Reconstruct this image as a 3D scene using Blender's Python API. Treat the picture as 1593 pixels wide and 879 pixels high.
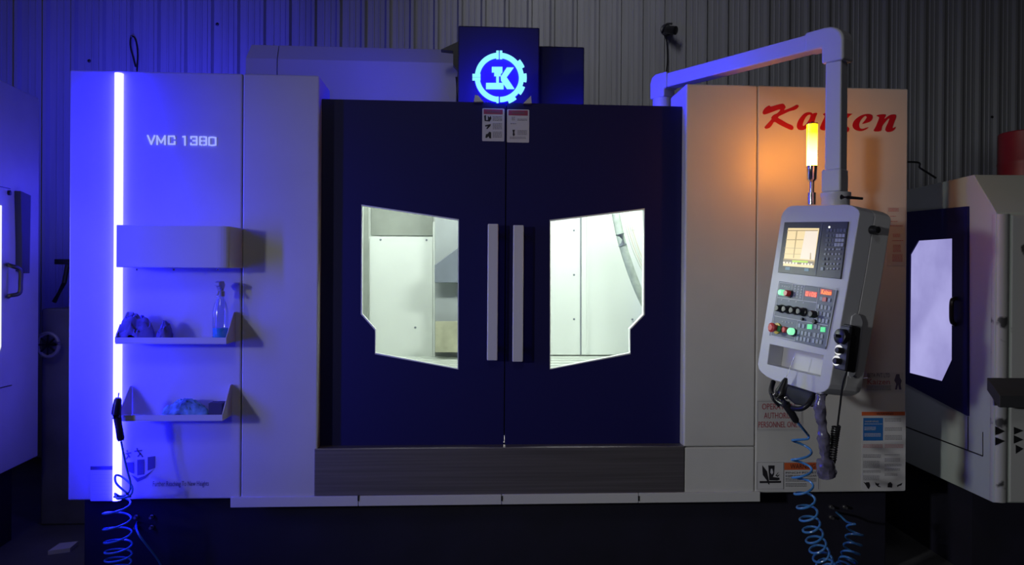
import bpy, bmesh, math, random
from mathutils import Vector, Matrix, noise
from mathutils.geometry import tessellate_polygon

for o in list(bpy.data.objects):
    bpy.data.objects.remove(o)
SC = bpy.context.scene
COL = SC.collection
rnd = random.Random(7)
V = Vector

# ------------------------------------------------------------------ camera
FPX = 1200.0
CAM = V((1.6515, -3.3332, 1.3345))
YAW, PITCH, ROLL = 0.0615, -0.0033, 0.0066
FW = V((math.sin(YAW) * math.cos(PITCH), math.cos(YAW) * math.cos(PITCH), math.sin(PITCH)))
_r = FW.cross(V((0, 0, 1))).normalized()
_u = _r.cross(FW)
RT = math.cos(ROLL) * _r + math.sin(ROLL) * _u
UP = -math.sin(ROLL) * _r + math.cos(ROLL) * _u
cd = bpy.data.cameras.new('camera')
cd.sensor_width = 36.0
cd.lens = FPX / 1593 * 36
cd.clip_start = 0.05
cam = bpy.data.objects.new('camera', cd)
cam.matrix_world = Matrix(((RT.x, UP.x, -FW.x, CAM.x), (RT.y, UP.y, -FW.y, CAM.y),
                           (RT.z, UP.z, -FW.z, CAM.z), (0, 0, 0, 1)))
COL.objects.link(cam)
SC.camera = cam

# ------------------------------------------------------------------ world, exposure
SC.view_settings.view_transform = 'Standard'
SC.view_settings.look = 'None'
SC.view_settings.gamma = 1
SC.view_settings.exposure = 0.0
SC.cycles.max_bounces = 8
SC.cycles.transparent_max_bounces = 12
SC.cycles.caustics_reflective = False
SC.cycles.caustics_refractive = False
SC.cycles.sample_clamp_indirect = 6
w = bpy.data.worlds.new('night_hall')
SC.world = w
w.use_nodes = True
w.node_tree.nodes['Background'].inputs[0].default_value = (0.64, 0.62, 0.72, 1)
w.node_tree.nodes['Background'].inputs[1].default_value = 0.022


def lamp(name, kind, loc, power, color, target=None, size=0.2, size_y=None, spread=None):
    d = bpy.data.lights.new(name, kind)
    d.energy = power
    d.color = color
    if kind == 'AREA':
        d.size = size
        if size_y:
            d.shape = 'RECTANGLE'
            d.size_y = size_y
        if spread:
            d.spread = math.radians(spread)
    else:
        d.shadow_soft_size = size
    o = bpy.data.objects.new(name, d)
    o.location = loc
    if target is not None:
        o.rotation_euler = (V(target) - V(loc)).to_track_quat('-Z', 'Y').to_euler()
    COL.objects.link(o)
    return o


# lamp of the hall, low and far to the left in front of the machine
lamp('left_hall_light', 'AREA', (-3.3, -4.6, 1.95), 6.3, (0.97, 1.0, 1.02), (3.5, 0.0, 0.75), 0.35, 0.35, 40)
# added unseen blue light, tints the left part of the sheet wall
lamp('added_wall_blue', 'AREA', (-0.25, 1.1, 2.05), 42.0, (0.035, 0.03, 1.0), (-0.6, 3.2, 2.0), 0.10, 1.2, 130)
# added blue light out of view at front left, deepens the left panel's blue
lamp('added_front_blue', 'AREA', (-0.50, -0.95, 1.45), 9.0, (0.012, 0.01, 1.0), (0.30, 0.0, 1.3), 0.06, 1.6, 70)
# added blue light in the left gap, tints the neighbouring machine's face
lamp('added_side_blue', 'AREA', (-0.012, 0.5, 1.3), 2.8, (0.05, 0.03, 1.0), (-1.0, 0.5, 1.3), 0.05, 1.5)
# hall light far behind the camera
lamp('hall_light', 'AREA', (0.8, -5.2, 5.0), 16.0, (1.0, 1.0, 1.06), (2.2, 2.0, 1.6), 0.6, 1.2)
# added unseen light over the machine, brightens the back wall
lamp('added_wall_fill', 'AREA', (2.3, 0.9, 4.4), 5.6, (1.0, 1.0, 1.1), (3.1, 3.1, 2.5), 0.3, 0.8, 116)
# blue LED behind the round sign on top of the doors
lamp('sign_led', 'POINT', (1.78, 0.17, 2.235), 6.0, (0.015, 0.010, 1.0), None, 0.03)
# added hidden blue light behind the right door top, tints arm and column
lamp('added_roof_blue', 'POINT', (2.20, 0.30, 2.125), 2.0, (0.015, 0.010, 1.0), None, 0.02)
# blue LEDs in the rim of the round sign, shining sideways
lamp('sign_rim_led', 'AREA', (1.90, 0.10, 2.20), 2.3, (0.008, 0.006, 1.0), (2.85, 0.0, 2.32), 0.05, 0.12, 80)
lamp('sign_rim_led', 'AREA', (1.655, 0.12, 2.20), 0.6, (0.008, 0.006, 1.0), (1.0, 0.45, 2.22), 0.05, 0.12, 120)
# added light behind the doors, makes the bright spot in their gap
lamp('added_gap_light', 'AREA', (1.815, 0.20, 0.62), 0.09, (1.0, 1.0, 0.95), (1.80, -1.0, 0.75), 0.05)
# added light in the cabin, aimed out the right window to brighten the pendant
lamp('added_pendant_fill', 'AREA', (1.62, 0.45, 1.60), 1.15, (0.95, 1.0, 0.97), (3.0, -0.45, 0.95), 0.22, 0.22, 60)
# work lamps inside the machining cabin
lamp('cabin_light_left', 'AREA', (1.30, 0.20, 2.03), 7.0, (0.96, 1.0, 0.96), (1.30, 0.72, 0.9), 0.5, 0.08)
lamp('cabin_light_right', 'AREA', (2.25, 0.20, 2.03), 11.5, (0.96, 1.0, 0.96), (2.25, 0.72, 0.9), 0.5, 0.08)


# ------------------------------------------------------------------ helpers
class Frame:
    """A flat face in the world: origin, right, up; n points out of the face."""

    def __init__(s, O, ax, ay):
        s.O, s.ax, s.ay = V(O), V(ax).normalized(), V(ay).normalized()
        s.n = s.ax.cross(s.ay).normalized()

    def at(s, u, v, d=0.0):
        return s.O + s.ax * u + s.ay * v + s.n * d

    def uv(s, px, py, d=0.0):                       # pixel -> coordinates on the face (offset d)
        r = FW + RT * ((px - 796.5) / FPX) + UP * ((439.5 - py) / FPX)
        t = (s.O + s.n * d - CAM).dot(s.n) / r.dot(s.n)
        p = CAM + r * t - s.O
        return (p.dot(s.ax), p.dot(s.ay))

    def p(s, px, py, d=0.0):
        a, b = s.uv(px, py, d)
        return s.at(a, b, d)

    def off(s, d):
        return Frame(s.O + s.n * d, s.ax, s.ay)


def yplane(y):
    return Frame((0, y, 0), (1, 0, 0), (0, 0, 1))


def depth(px, py, D):
    return CAM + (FW + RT * ((px - 796.5) / FPX) + UP * ((439.5 - py) / FPX)) * D


WLOC = {}


def empty(name, loc):
    o = bpy.data.objects.new(name, None)
    o.empty_display_size = 0.05
    o.location = loc
    WLOC[o.name] = V(loc)
    COL.objects.link(o)
    return o


def link_mesh(name, me, m, parent=None, bevel=0, smooth=False, seg=2):
    vs = [v.co.copy() for v in me.vertices]
    if vs:
        lo = V([min(v[i] for v in vs) for i in range(3)])
        hi = V([max(v[i] for v in vs) for i in range(3)])
        c = (lo + hi) / 2
        if parent is None:
            c.z = lo.z
    else:
        c = V((0, 0, 0))
    me.transform(Matrix.Translation(-c))
    if m:
        for x in (m if isinstance(m, (list, tuple)) else [m]):
            me.materials.append(x)
    if smooth:
        for p in me.polygons:
            p.use_smooth = True
        try:
            me.set_sharp_from_angle(angle=math.radians(38))
        except Exception:
            pass
    o = bpy.data.objects.new(name, me)
    o.location = c
    COL.objects.link(o)
    WLOC[o.name] = c
    if parent is not None:
        o.parent = parent
        o.matrix_parent_inverse = Matrix.Translation(-WLOC[parent.name])
    if bevel:
        b = o.modifiers.new('bevel', 'BEVEL')
        b.width = bevel
        b.segments = seg
        b.limit_method = 'ANGLE'
        b.angle_limit = math.radians(40)
    return o


def obj(name, bm, m, parent=None, bevel=0, smooth=False, seg=2):
    me = bpy.data.meshes.new(name)
    bmesh.ops.recalc_face_normals(bm, faces=bm.faces)
    bm.to_mesh(me)
    bm.free()
    return link_mesh(name, me, m, parent, bevel, smooth, seg)


def tag(o, label=None, cat=None, group=None, kind=None):
    if label: o['label'] = label
    if cat: o['category'] = cat
    if group: o['group'] = group
    if kind: o['kind'] = kind
    return o


def BM():
    return bmesh.new()


def hexa(bm, a, b):                                # a, b: two lists of 4 points
    va = [bm.verts.new(p) for p in a]
    vb = [bm.verts.new(p) for p in b]
    bm.faces.new(va)
    bm.faces.new(vb[::-1])
    for i in range(4):
        j = (i + 1) % 4
        bm.faces.new((va[i], vb[i], vb[j], va[j]))


def box(bm, x0, x1, y0, y1, z0, z1):
    hexa(bm, [(x0, y0, z0), (x1, y0, z0), (x1, y0, z1), (x0, y0, z1)],
         [(x0, y1, z0), (x1, y1, z0), (x1, y1, z1), (x0, y1, z1)])


def fbox(bm, fr, u0, v0, u1, v1, d0, d1):
    c = [(u0, v0), (u1, v0), (u1, v1), (u0, v1)]
    hexa(bm, [fr.at(a, b, d1) for a, b in c], [fr.at(a, b, d0) for a, b in c])


def prism(bm, fr, poly, d0, d1, holes=()):
    """poly and holes in face coordinates, from offset d0 to d1 (d1 is the outer face)."""
    loops = [list(poly)] + [list(h) for h in holes]
    flat = [q for l in loops for q in l]
    tri = tessellate_polygon([[V((a, b, 0)) for a, b in l] for l in loops])
    vt = [bm.verts.new(fr.at(a, b, d1)) for a, b in flat]
    vb = [bm.verts.new(fr.at(a, b, d0)) for a, b in flat]
    for t in tri:
        try:
            bm.faces.new([vt[i] for i in t])
            bm.faces.new([vb[i] for i in reversed(t)])
        except ValueError:
            pass
    k = 0
    for l in loops:
        n = len(l)
        for i in range(n):
            a, b = k + i, k + (i + 1) % n
            bm.faces.new((vt[a], vb[a], vb[b], vt[b]))
        k += n
    bmesh.ops.dissolve_limit(bm, angle_limit=0.01, verts=vt + vb, edges=list({e for v in vt + vb for e in v.link_edges})) if not holes and len(poly) > 4 else None


def pxpoly(fr, pts, d=0.0):
    return [fr.uv(a, b, d) for a, b in pts]


def smooth_poly(pts, k=4):
    n = len(pts)
    out = []
    for i in range(n):
        p0, p1, p2, p3 = (V(pts[(i + j - 1) % n]) for j in range(4))
        for s in range(k):
            t = s / k
            q = 0.5 * (2 * p1 + (p2 - p0) * t + (2 * p0 - 5 * p1 + 4 * p2 - p3) * t * t + (3 * p1 - p0 - 3 * p2 + p3) * t ** 3)
            out.append((q.x, q.y))
    return out


def ring_frame(t):
    t = t.normalized()
    a = t.cross(V((0, 0, 1)))
    if a.length < 1e-3:
        a = t.cross(V((1, 0, 0)))
    a.normalize()
    return a, a.cross(t).normalized()


def lathe(bm, p, axis, prof, seg=20):
    """prof: list of (distance along axis, radius)."""
    axis = V(axis).normalized()
    a, b = ring_frame(axis)
    rings = []
    for h, r in prof:
        c = V(p) + axis * h
        rings.append([bm.verts.new(c + (a * math.cos(2 * math.pi * i / seg) + b * math.sin(2 * math.pi * i / seg)) * max(r, 1e-5)) for i in range(seg)])
    for k in range(len(rings) - 1):
        for i in range(seg):
            j = (i + 1) % seg
            bm.faces.new((rings[k][i], rings[k][j], rings[k + 1][j], rings[k + 1][i]))
    bm.faces.new(rings[0][::-1])
    bm.faces.new(rings[-1])


def tube(bm, pts, r, seg=8, cap=True):
    pts = [V(p) for p in pts]
    n = len(pts)
    rad = r if isinstance(r, (list, tuple)) else [r] * n
    prev = None
    rings = []
    for i in range(n):
        t = (pts[min(i + 1, n - 1)] - pts[max(i - 1, 0)]).normalized()
        if prev is None:
            a, b = ring_frame(t)
        else:
            a = (prev - t * prev.dot(t)).normalized()
            b = t.cross(a)
        prev = a
        rings.append([bm.verts.new(pts[i] + (a * math.cos(2 * math.pi * k / seg) + b * math.sin(2 * math.pi * k / seg)) * rad[i]) for k in range(seg)])
    for i in range(n - 1):
        for k in range(seg):
            j = (k + 1) % seg
            bm.faces.new((rings[i][k], rings[i][j], rings[i + 1][j], rings[i + 1][k]))
    if cap:
        bm.faces.new(rings[0][::-1])
        bm.faces.new(rings[-1])


def spline(pts, k=8):
    pts = [V(p) for p in pts]
    n = len(pts)
    out = []
    for i in range(n - 1):
        p0, p1, p2, p3 = pts[max(i - 1, 0)], pts[i], pts[i + 1], pts[min(i + 2, n - 1)]
        for s in range(k):
            t = s / k
            out.append(0.5 * (2 * p1 + (p2 - p0) * t + (2 * p0 - 5 * p1 + 4 * p2 - p3) * t * t + (3 * p1 - p0 - 3 * p2 + p3) * t ** 3))
    out.append(pts[-1])
    return out


def coil_points(axis_pts, radii, pitches, per=18, phase=0.0):
    """helix about a curve; radii and pitches follow the curve from start to end."""
    pts = spline(axis_pts, 24)
    L = [0.0]
    for a, b in zip(pts, pts[1:]):
        L.append(L[-1] + (b - a).length)
    tot = L[-1]
    out = []
    s, ang = 0.0, phase
    i = 0
    prev = None
    def lerp(arr, f):
        x = f * (len(arr) - 1)
        k = min(int(x), len(arr) - 2)
        return arr[k] + (arr[k + 1] - arr[k]) * (x - k)
    while s < tot:
        while i < len(L) - 2 and L[i + 1] < s:
            i += 1
        f = (s - L[i]) / max(L[i + 1] - L[i], 1e-9)
        c = pts[i].lerp(pts[i + 1], f)
        t = (pts[min(i + 1, len(pts) - 1)] - pts[max(i - 1, 0)]).normalized()
        if prev is None:
            a, b = ring_frame(t)
        else:
            a = (prev - t * prev.dot(t)).normalized()
            b = t.cross(a)
        prev = a
        R = lerp(radii, s / tot)
        out.append(c + (a * math.cos(ang) + b * math.sin(ang)) * R)
        ang += 2 * math.pi / per
        s += lerp(pitches, s / tot) / per
    return out


def text_bm(bm, s, fr, u0, v0, u1, v1, d=0.001, th=0.0006, keep=False):
    cu = bpy.data.curves.new('t', 'FONT')
    cu.body = s
    cu.resolution_u = 2
    o = bpy.data.objects.new('t', cu)
    COL.objects.link(o)
    bpy.context.view_layer.update()
    me = bpy.data.meshes.new_from_object(o.evaluated_get(bpy.context.evaluated_depsgraph_get()))
    bpy.data.objects.remove(o)
    bpy.data.curves.remove(cu)
    xs = [v.co.x for v in me.vertices]
    ys = [v.co.y for v in me.vertices]
    if not xs:
        return
    x0, x1, y0, y1 = min(xs), max(xs), min(ys), max(ys)
    sx = (u1 - u0) / max(x1 - x0, 1e-6)
    sy = (v1 - v0) / max(y1 - y0, 1e-6)
    vs = [bm.verts.new(fr.at(u0 + (v.co.x - x0) * sx, v0 + (v.co.y - y0) * sy, d + th)) for v in me.vertices]
    for p in me.polygons:
        try:
            bm.faces.new([vs[i] for i in p.vertices])
        except ValueError:
            pass
    bpy.data.meshes.remove(me)


def text_px(bm, s, fr, px0, py0, px1, py1, d=0.001):
    """text whose bottom-left and top-right corners lie at two pixels of the photograph."""
    a = fr.uv(px0, py1)
    b = fr.uv(px1, py0)
    text_bm(bm, s, fr, a[0], a[1], b[0], b[1], d)


# ------------------------------------------------------------------ materials
def mat(name, col, rough=0.5, metal=0.0, spec=0.5, vary=0.0, scale=6.0, bump=0.0, bscale=200.0, coat=0.0, stretch=None):
    m = bpy.data.materials.new(name)
    m.use_nodes = True
    nt = m.node_tree
    b = nt.nodes['Principled BSDF']
    b.inputs['Base Color'].default_value = (*col, 1)
    b.inputs['Roughness'].default_value = rough
    b.inputs['Metallic'].default_value = metal
    b.inputs['Specular IOR Level'].default_value = spec
    b.inputs['Coat Weight'].default_value = coat
    if vary or bump:
        tc = nt.nodes.new('ShaderNodeTexCoord')
        src = tc.outputs['Object']
        if stretch:
            mp = nt.nodes.new('ShaderNodeMapping')
            mp.inputs['Scale'].default_value = stretch
            nt.links.new(src, mp.inputs[0])
            src = mp.outputs[0]
        if vary:
            n = nt.nodes.new('ShaderNodeTexNoise')
            n.inputs['Scale'].default_value = scale
            n.inputs['Detail'].default_value = 6
            nt.links.new(src, n.inputs['Vector'])
            r = nt.nodes.new('ShaderNodeValToRGB')
            r.color_ramp.elements[0].position = 0.3
            r.color_ramp.elements[1].position = 0.7
            r.color_ramp.elements[0].color = (*[c * (1 - vary) for c in col], 1)
            r.color_ramp.elements[1].color = (*[min(1, c * (1 + vary)) for c in col], 1)
            nt.links.new(n.outputs['Fac'], r.inputs[0])
            nt.links.new(r.outputs[0], b.inputs['Base Color'])
        if bump:
            n2 = nt.nodes.new('ShaderNodeTexNoise')
            n2.inputs['Scale'].default_value = bscale
            nt.links.new(src, n2.inputs['Vector'])
            bp = nt.nodes.new('ShaderNodeBump')
            bp.inputs['Strength'].default_value = bump
            bp.inputs['Distance'].default_value = 0.002
            nt.links.new(n2.outputs['Fac'], bp.inputs['Height'])
            nt.links.new(bp.outputs[0], b.inputs['Normal'])
    return m


def emit(name, col, strength=1.0):
    m = bpy.data.materials.new(name)
    m.use_nodes = True
    nt = m.node_tree
    b = nt.nodes['Principled BSDF']
    b.inputs['Base Color'].default_value = (0.02, 0.02, 0.02, 1)
    b.inputs['Roughness'].default_value = 0.4
    b.inputs['Emission Color'].default_value = (*col, 1)
    b.inputs['Emission Strength'].default_value = strength
    return m


def glass(name, tint=(0.96, 0.98, 0.96), gloss=0.05, rough=0.02):
    m = bpy.data.materials.new(name)
    m.use_nodes = True
    nt = m.node_tree
    nt.nodes.remove(nt.nodes['Principled BSDF'])
    out = nt.nodes['Material Output']
    t = nt.nodes.new('ShaderNodeBsdfTransparent')
    t.inputs[0].default_value = (*tint, 1)
    g = nt.nodes.new('ShaderNodeBsdfGlossy')
    g.inputs['Roughness'].default_value = rough
    mx = nt.nodes.new('ShaderNodeMixShader')
    mx.inputs[0].default_value = gloss
    nt.links.new(t.outputs[0], mx.inputs[1])
    nt.links.new(g.outputs[0], mx.inputs[2])
    nt.links.new(mx.outputs[0], out.inputs[0])
    return m


PAINT = mat('cream_white_paint', (0.60, 0.59, 0.57), 0.42, vary=0.05, scale=3.0, bump=0.10, bscale=350)
PAINT2 = mat('cream_white_smooth_paint', (0.62, 0.61, 0.60), 0.38, bump=0.05, bscale=300)
BLACKP = mat('navy_black_door_paint', (0.009, 0.008, 0.078), 0.5, spec=0.3, bump=0.08, bscale=420)
BLACK = mat('black_plastic', (0.012, 0.012, 0.014), 0.35)
BLACKM = mat('matt_black_base_paint', (0.006, 0.005, 0.016), 0.75, vary=0.3)
DARKHEAD = mat('dark_head_cover_paint', (0.012, 0.012, 0.022), 0.6)
STEEL = mat('brushed_steel', (0.42, 0.41, 0.42), 0.42, 1.0, bump=0.05, bscale=90, stretch=(0.3, 1, 40))
SILLM = mat('stained_stainless_sill', (0.24, 0.22, 0.23), 0.45, 0.8, vary=0.18, scale=3.0, bump=0.06, bscale=60, stretch=(0.4, 1, 30))
CHROME = mat('chrome', (0.75, 0.74, 0.74), 0.14, 1.0)
ALU = mat('anodised_aluminium', (0.70, 0.69, 0.70), 0.4, 0.15)
CABIN = mat('white_cabin_sheet', (0.80, 0.84, 0.80), 0.4, vary=0.03, scale=4)
CABING = mat('grey_cabin_sheet', (0.30, 0.325, 0.29), 0.5, vary=0.12, scale=9)
CASTING = mat('grey_cast_iron_paint', (0.20, 0.225, 0.27), 0.5, vary=0.15, scale=5)
CASTING2 = mat('pale_grey_column_cover', (0.38, 0.41, 0.42), 0.5, vary=0.08, scale=7)
BEIGE = mat('oily_beige_sheet', (0.50, 0.50, 0.36), 0.45, vary=0.25, scale=10)
SLATM = mat('steel_way_cover', (0.74, 0.78, 0.72), 0.32, 0.3)
HOSEG = mat('grey_translucent_hose', (0.42, 0.48, 0.44), 0.4, vary=0.2, scale=30)
TUBEW = mat('white_pneumatic_tube', (0.72, 0.68, 0.58), 0.4)
RED = mat('red_vinyl', (0.42, 0.006, 0.02), 0.45)
GREYTXT = mat('dark_blue_grey_print', (0.09, 0.075, 0.14), 0.6)
INK = mat('black_print', (0.015, 0.013, 0.018), 0.6)
TXT = mat('grey_print', (0.16, 0.15, 0.17), 0.6)
REDTXT = mat('faded_red_print', (0.42, 0.08, 0.10), 0.6)
ORANGE = mat('orange_warning_print', (0.62, 0.12, 0.035), 0.55)
DKRED = mat('dark_red_warning_print', (0.34, 0.05, 0.10), 0.55)
STICK = mat('white_sticker_film', (0.60, 0.59, 0.60), 0.5)
STICKC = mat('clear_sticker_film', (0.54, 0.53, 0.52), 0.35)
BLUEP = mat('blue_sticker_print', (0.02, 0.14, 0.42), 0.5)
WALLM = mat('grey_wall_sheet', (0.33, 0.335, 0.34), 0.5, vary=0.10, scale=2.0, stretch=(6, 1, 0.5))
FLOORM = mat('dark_concrete', (0.07, 0.07, 0.068), 0.7, vary=0.3, scale=2.5, bump=0.2, bscale=40)
GREENISH = mat('grey_green_machine_paint', (0.43, 0.48, 0.43), 0.45, vary=0.05, scale=3)
GREYPAINT = mat('worn_grey_machine_paint', (0.42, 0.42, 0.41), 0.5, vary=0.12, scale=9)
_rp = [n for n in GREYPAINT.node_tree.nodes if n.type == 'VALTORGB'][0].color_ramp     # dark oily smudges
_rp.elements[0].color = (0.05, 0.05, 0.05, 1); _rp.elements[0].position = 0.34
_rp.elements[1].color = (0.42, 0.42, 0.41, 1); _rp.elements[1].position = 0.40
BLUEGREY = mat('pale_machine_paint', (0.5, 0.5, 0.52), 0.45, vary=0.05)
HOSEB = mat('blue_air_hose', (0.05, 0.19, 0.46), 0.25)
REDDRUM = mat('dark_red_drum_paint', (0.16, 0.006, 0.018), 0.5, vary=0.2)
RUBBER = mat('pale_window_gasket', (0.75, 0.78, 0.74), 0.5)
PEND = mat('lilac_grey_pendant_paint', (0.50, 0.50, 0.53), 0.4, bump=0.05, bscale=300)
PENDB = mat('pendant_side_paint', (0.55, 0.54, 0.54), 0.45, bump=0.05, bscale=300)
ARMP = mat('pale_grey_arm_paint', (0.55, 0.55, 0.57), 0.4)
BEZEL = mat('charcoal_bezel', (0.035, 0.036, 0.045), 0.4)
OPP = mat('slate_operator_panel', (0.13, 0.15, 0.18), 0.45)
LINE = mat('pale_panel_line', (0.55, 0.56, 0.58), 0.5)
KEYM = mat('pale_grey_key', (0.36, 0.40, 0.44), 0.45)
KEYD = mat('dark_key', (0.09, 0.10, 0.13), 0.45)
KEYL = mat('silver_key', (0.33, 0.34, 0.40), 0.4)
ESTOP = mat('red_mushroom_button', (0.65, 0.06, 0.06), 0.35)
YEL = mat('yellow_collar', (0.70, 0.52, 0.06), 0.45)
GREENB = mat('green_button', (0.04, 0.28, 0.10), 0.4)
FILM = mat('crumpled_plastic_film', (0.12, 0.11, 0.16), 0.16, spec=0.9, vary=0.5, scale=25, bump=0.9, bscale=60)
RAG1 = mat('dark_blue_rag', (0.16, 0.15, 0.34), 0.9, vary=0.35, scale=18)
RAG2 = mat('teal_patterned_rag', (0.16, 0.34, 0.46), 0.85, vary=0.7, scale=22)
SPRAYW = mat('pale_spray_head', (0.42, 0.42, 0.62), 0.35)
LIQ = mat('pale_blue_cleaner', (0.10, 0.52, 0.62), 0.2)
BOTTLE = glass('clear_bottle_plastic', (0.80, 0.84, 0.93), 0.10, 0.12)
PANE = glass('door_window_glass', (0.95, 0.98, 0.95), 0.04, 0.02)
BCASE = glass('clear_beacon_sleeve', (1.0, 0.9, 0.6), 0.04, 0.1)

LEDB = emit('blue_led_diffuser', (0.0078, 0.0074, 1.0), 135.0)
LOGOB = emit('blue_lit_acrylic', (0.0012, 0.0, 1.0), 9.0)
LOGOH = emit('blue_halo_led', (0.004, 0.001, 1.0), 30.0)
LOGOC = emit('cyan_white_lit_acrylic', (0.30, 0.98, 1.3), 1.0)
VMCM = emit('lit_letter_acrylic', (0.36, 0.42, 1.6), 1.0)
GREENL = emit('green_indicator_light', (0.10, 0.75, 0.30), 1.0)
GREENW = emit('bright_green_indicator', (0.30, 1.0, 0.55), 1.0)
REDL = emit('red_digit_led', (1.0, 0.10, 0.05), 2.2)
REDG = emit('red_display_glow', (0.42, 0.02, 0.015), 1.0)
ORL = emit('orange_display_led', (1.0, 0.25, 0.04), 2.0)
REDK = emit('red_lit_knob', (0.75, 0.02, 0.06), 1.0)
WDIAL = emit('white_lit_dial', (0.75, 0.75, 0.72), 1.0)
WHITEL = emit('white_status_led', (1.0, 1.0, 0.9), 1.3)
SCR = emit('screen_cream', (0.92, 0.72, 0.38), 1.0)
SCRW = emit('screen_pale_window', (0.92, 0.80, 0.66), 1.0)
SCRL = emit('screen_dark_line', (0.45, 0.33, 0.16), 1.0)
SCRG = emit('screen_green_bar', (0.50, 0.75, 0.08), 1.0)
SCRD = emit('screen_grey_bar', (0.22, 0.18, 0.12), 1.0)
SCRT = emit('screen_blue_tag', (0.10, 0.22, 0.36), 0.6)


def gradient_emit(name, stops, axis=2, lo=-0.1, hi=0.1, noisy=0.0):
    m = emit(name, (1, 1, 1), 1.0)
    nt = m.node_tree
    b = nt.nodes['Principled BSDF']
    tc = nt.nodes.new('ShaderNodeTexCoord')
    sx = nt.nodes.new('ShaderNodeSeparateXYZ')
    mr = nt.nodes.new('ShaderNodeMapRange')
    mr.inputs['From Min'].default_value = lo
    mr.inputs['From Max'].default_value = hi
    rp = nt.nodes.new('ShaderNodeValToRGB')
    nt.links.new(tc.outputs['Object'], sx.inputs[0])
    nt.links.new(sx.outputs[axis], mr.inputs[0])
    nt.links.new(mr.outputs[0], rp.inputs[0])
    rp.color_ramp.elements[0].color = (*stops[0], 1)
    rp.color_ramp.elements[1].color = (*stops[1], 1)
    nt.links.new(rp.outputs[0], b.inputs['Emission Color'])
    return m, b


BEACON, _b = gradient_emit('amber_beacon_lens', ((1.0, 0.30, 0.019), (0.5, 0.155, 0.0003)), 2, -0.05, 0.05)
_b.inputs['Emission Strength'].default_value = 62.0
PANEL_R = emit('frosted_lit_pane', (0.36, 0.34, 0.70), 0.95)
_nt = PANEL_R.node_tree
_n = _nt.nodes.new('ShaderNodeTexNoise'); _n.inputs['Scale'].default_value = 3.0; _n.inputs['Detail'].default_value = 5
_rp = _nt.nodes.new('ShaderNodeValToRGB')
_rp.color_ramp.elements[0].color = (0.30, 0.28, 0.60, 1); _rp.color_ramp.elements[1].color = (0.44, 0.42, 0.80, 1)
_rp.color_ramp.elements[0].position = 0.35; _rp.color_ramp.elements[1].position = 0.65
_tc = _nt.nodes.new('ShaderNodeTexCoord'); _nt.links.new(_tc.outputs['Object'], _n.inputs['Vector'])
_nt.links.new(_n.outputs['Fac'], _rp.inputs[0]); _nt.links.new(_rp.outputs[0], _nt.nodes['Principled BSDF'].inputs['Emission Color'])
PANEL_L = emit('lit_pane_left', (1.0, 0.98, 1.0), 0.9)

# ------------------------------------------------------------------ the setting
bm = BM()
box(bm, -7, 10, -7, 9, -0.1, 0.0)
tag(obj('floor', bm, FLOORM), kind='structure')

# corrugated sheet wall, turned a little away from the machine
WY = math.radians(-6.8)
WO = V((-0.9, 2.65, 0))
wall_fr = Frame(WO, (math.cos(WY), -math.sin(WY) , 0), (0, 0, 1))
bm = BM()
PITCHW = 0.192
sec = []
x = -5.0
u0 = wall_fr.uv(22, 40)[0]
k0 = int((-5.0 - u0) / PITCHW)
for k in range(k0, k0 + 100):
    a = u0 + k * PITCHW
    sec += [(a, 0.0), (a + 0.012, 0.030), (a + 0.034, 0.030), (a + 0.052, 0.0),
            (a + 0.095, 0.0), (a + 0.099, 0.005), (a + 0.108, 0.005), (a + 0.112, 0.0),
            (a + 0.142, 0.0), (a + 0.146, 0.005), (a + 0.155, 0.005), (a + 0.159, 0.0)]
prev = None
for a, d in sec:
    cur = (bm.verts.new(wall_fr.at(a, 0.0, d)), bm.verts.new(wall_fr.at(a, 4.6, d)))
    if prev:
        bm.faces.new((prev[0], cur[0], cur[1], prev[1]))
    prev = cur
wl = obj('wall_back', bm, WALLM)
sol = wl.modifiers.new('thick', 'SOLIDIFY')
sol.thickness = 0.004
tag(wl, kind='structure')

# ------------------------------------------------------------------ main machine
F0 = yplane(0.0)
FD = yplane(0.06)
MC = tag(empty('machining_center', (1.81, 0.7, 0.0)), 'wide white machining center with black double doors and lit windows', 'machine')

def X(px, py, y=0.0): return yplane(y).uv(px, py)[0]
def Z(px, py, y=0.0): return yplane(y).uv(px, py)[1]

XL, XR = 0.0, 3.625
xs1 = X(376, 440)
xl2 = X(495, 440)
xr1 = X(1065.5, 440)
xs2 = X(1176.5, 440)
ZT, ZB = 2.20, 0.40
g = 0.0015
def panel(name, x0, x1, z0, z1, y1, m=PAINT, y0=0.0):
    b = BM()
    box(b, x0, x1, y0, y1, z0, z1)
    return obj(name, b, m, MC, bevel=0.006)
zsp = Z(376, 113)
panel('side_panel', XL, xs1 - g, ZB, ZT, 0.6)
panel('corner_panel', xs1 + g, xl2, ZB, ZT, 0.26)
panel('corner_panel', xr1, xs2 - g, Z(1120, 695) + g, ZT, 0.26)
panel('lower_corner_panel', xr1 + 0.004, xs2 - g, ZB, Z(1120, 695) - g, 0.26)
panel('side_panel', xs2 + g, XR, ZB, ZT, 0.6)
# rear bodywork behind the front panels
b = BM()
box(b, XL + 0.02, xl2 - 0.07, 0.601, 1.35, ZB, 2.09)
obj('rear_housing', b, PAINT, MC, bevel=0.006)
b = BM()
box(b, xr1 + 0.07, XR - 0.02, 0.601, 1.35, ZB, ZT - 0.06)
obj('rear_housing', b, PAINT, MC, bevel=0.006)

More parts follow.
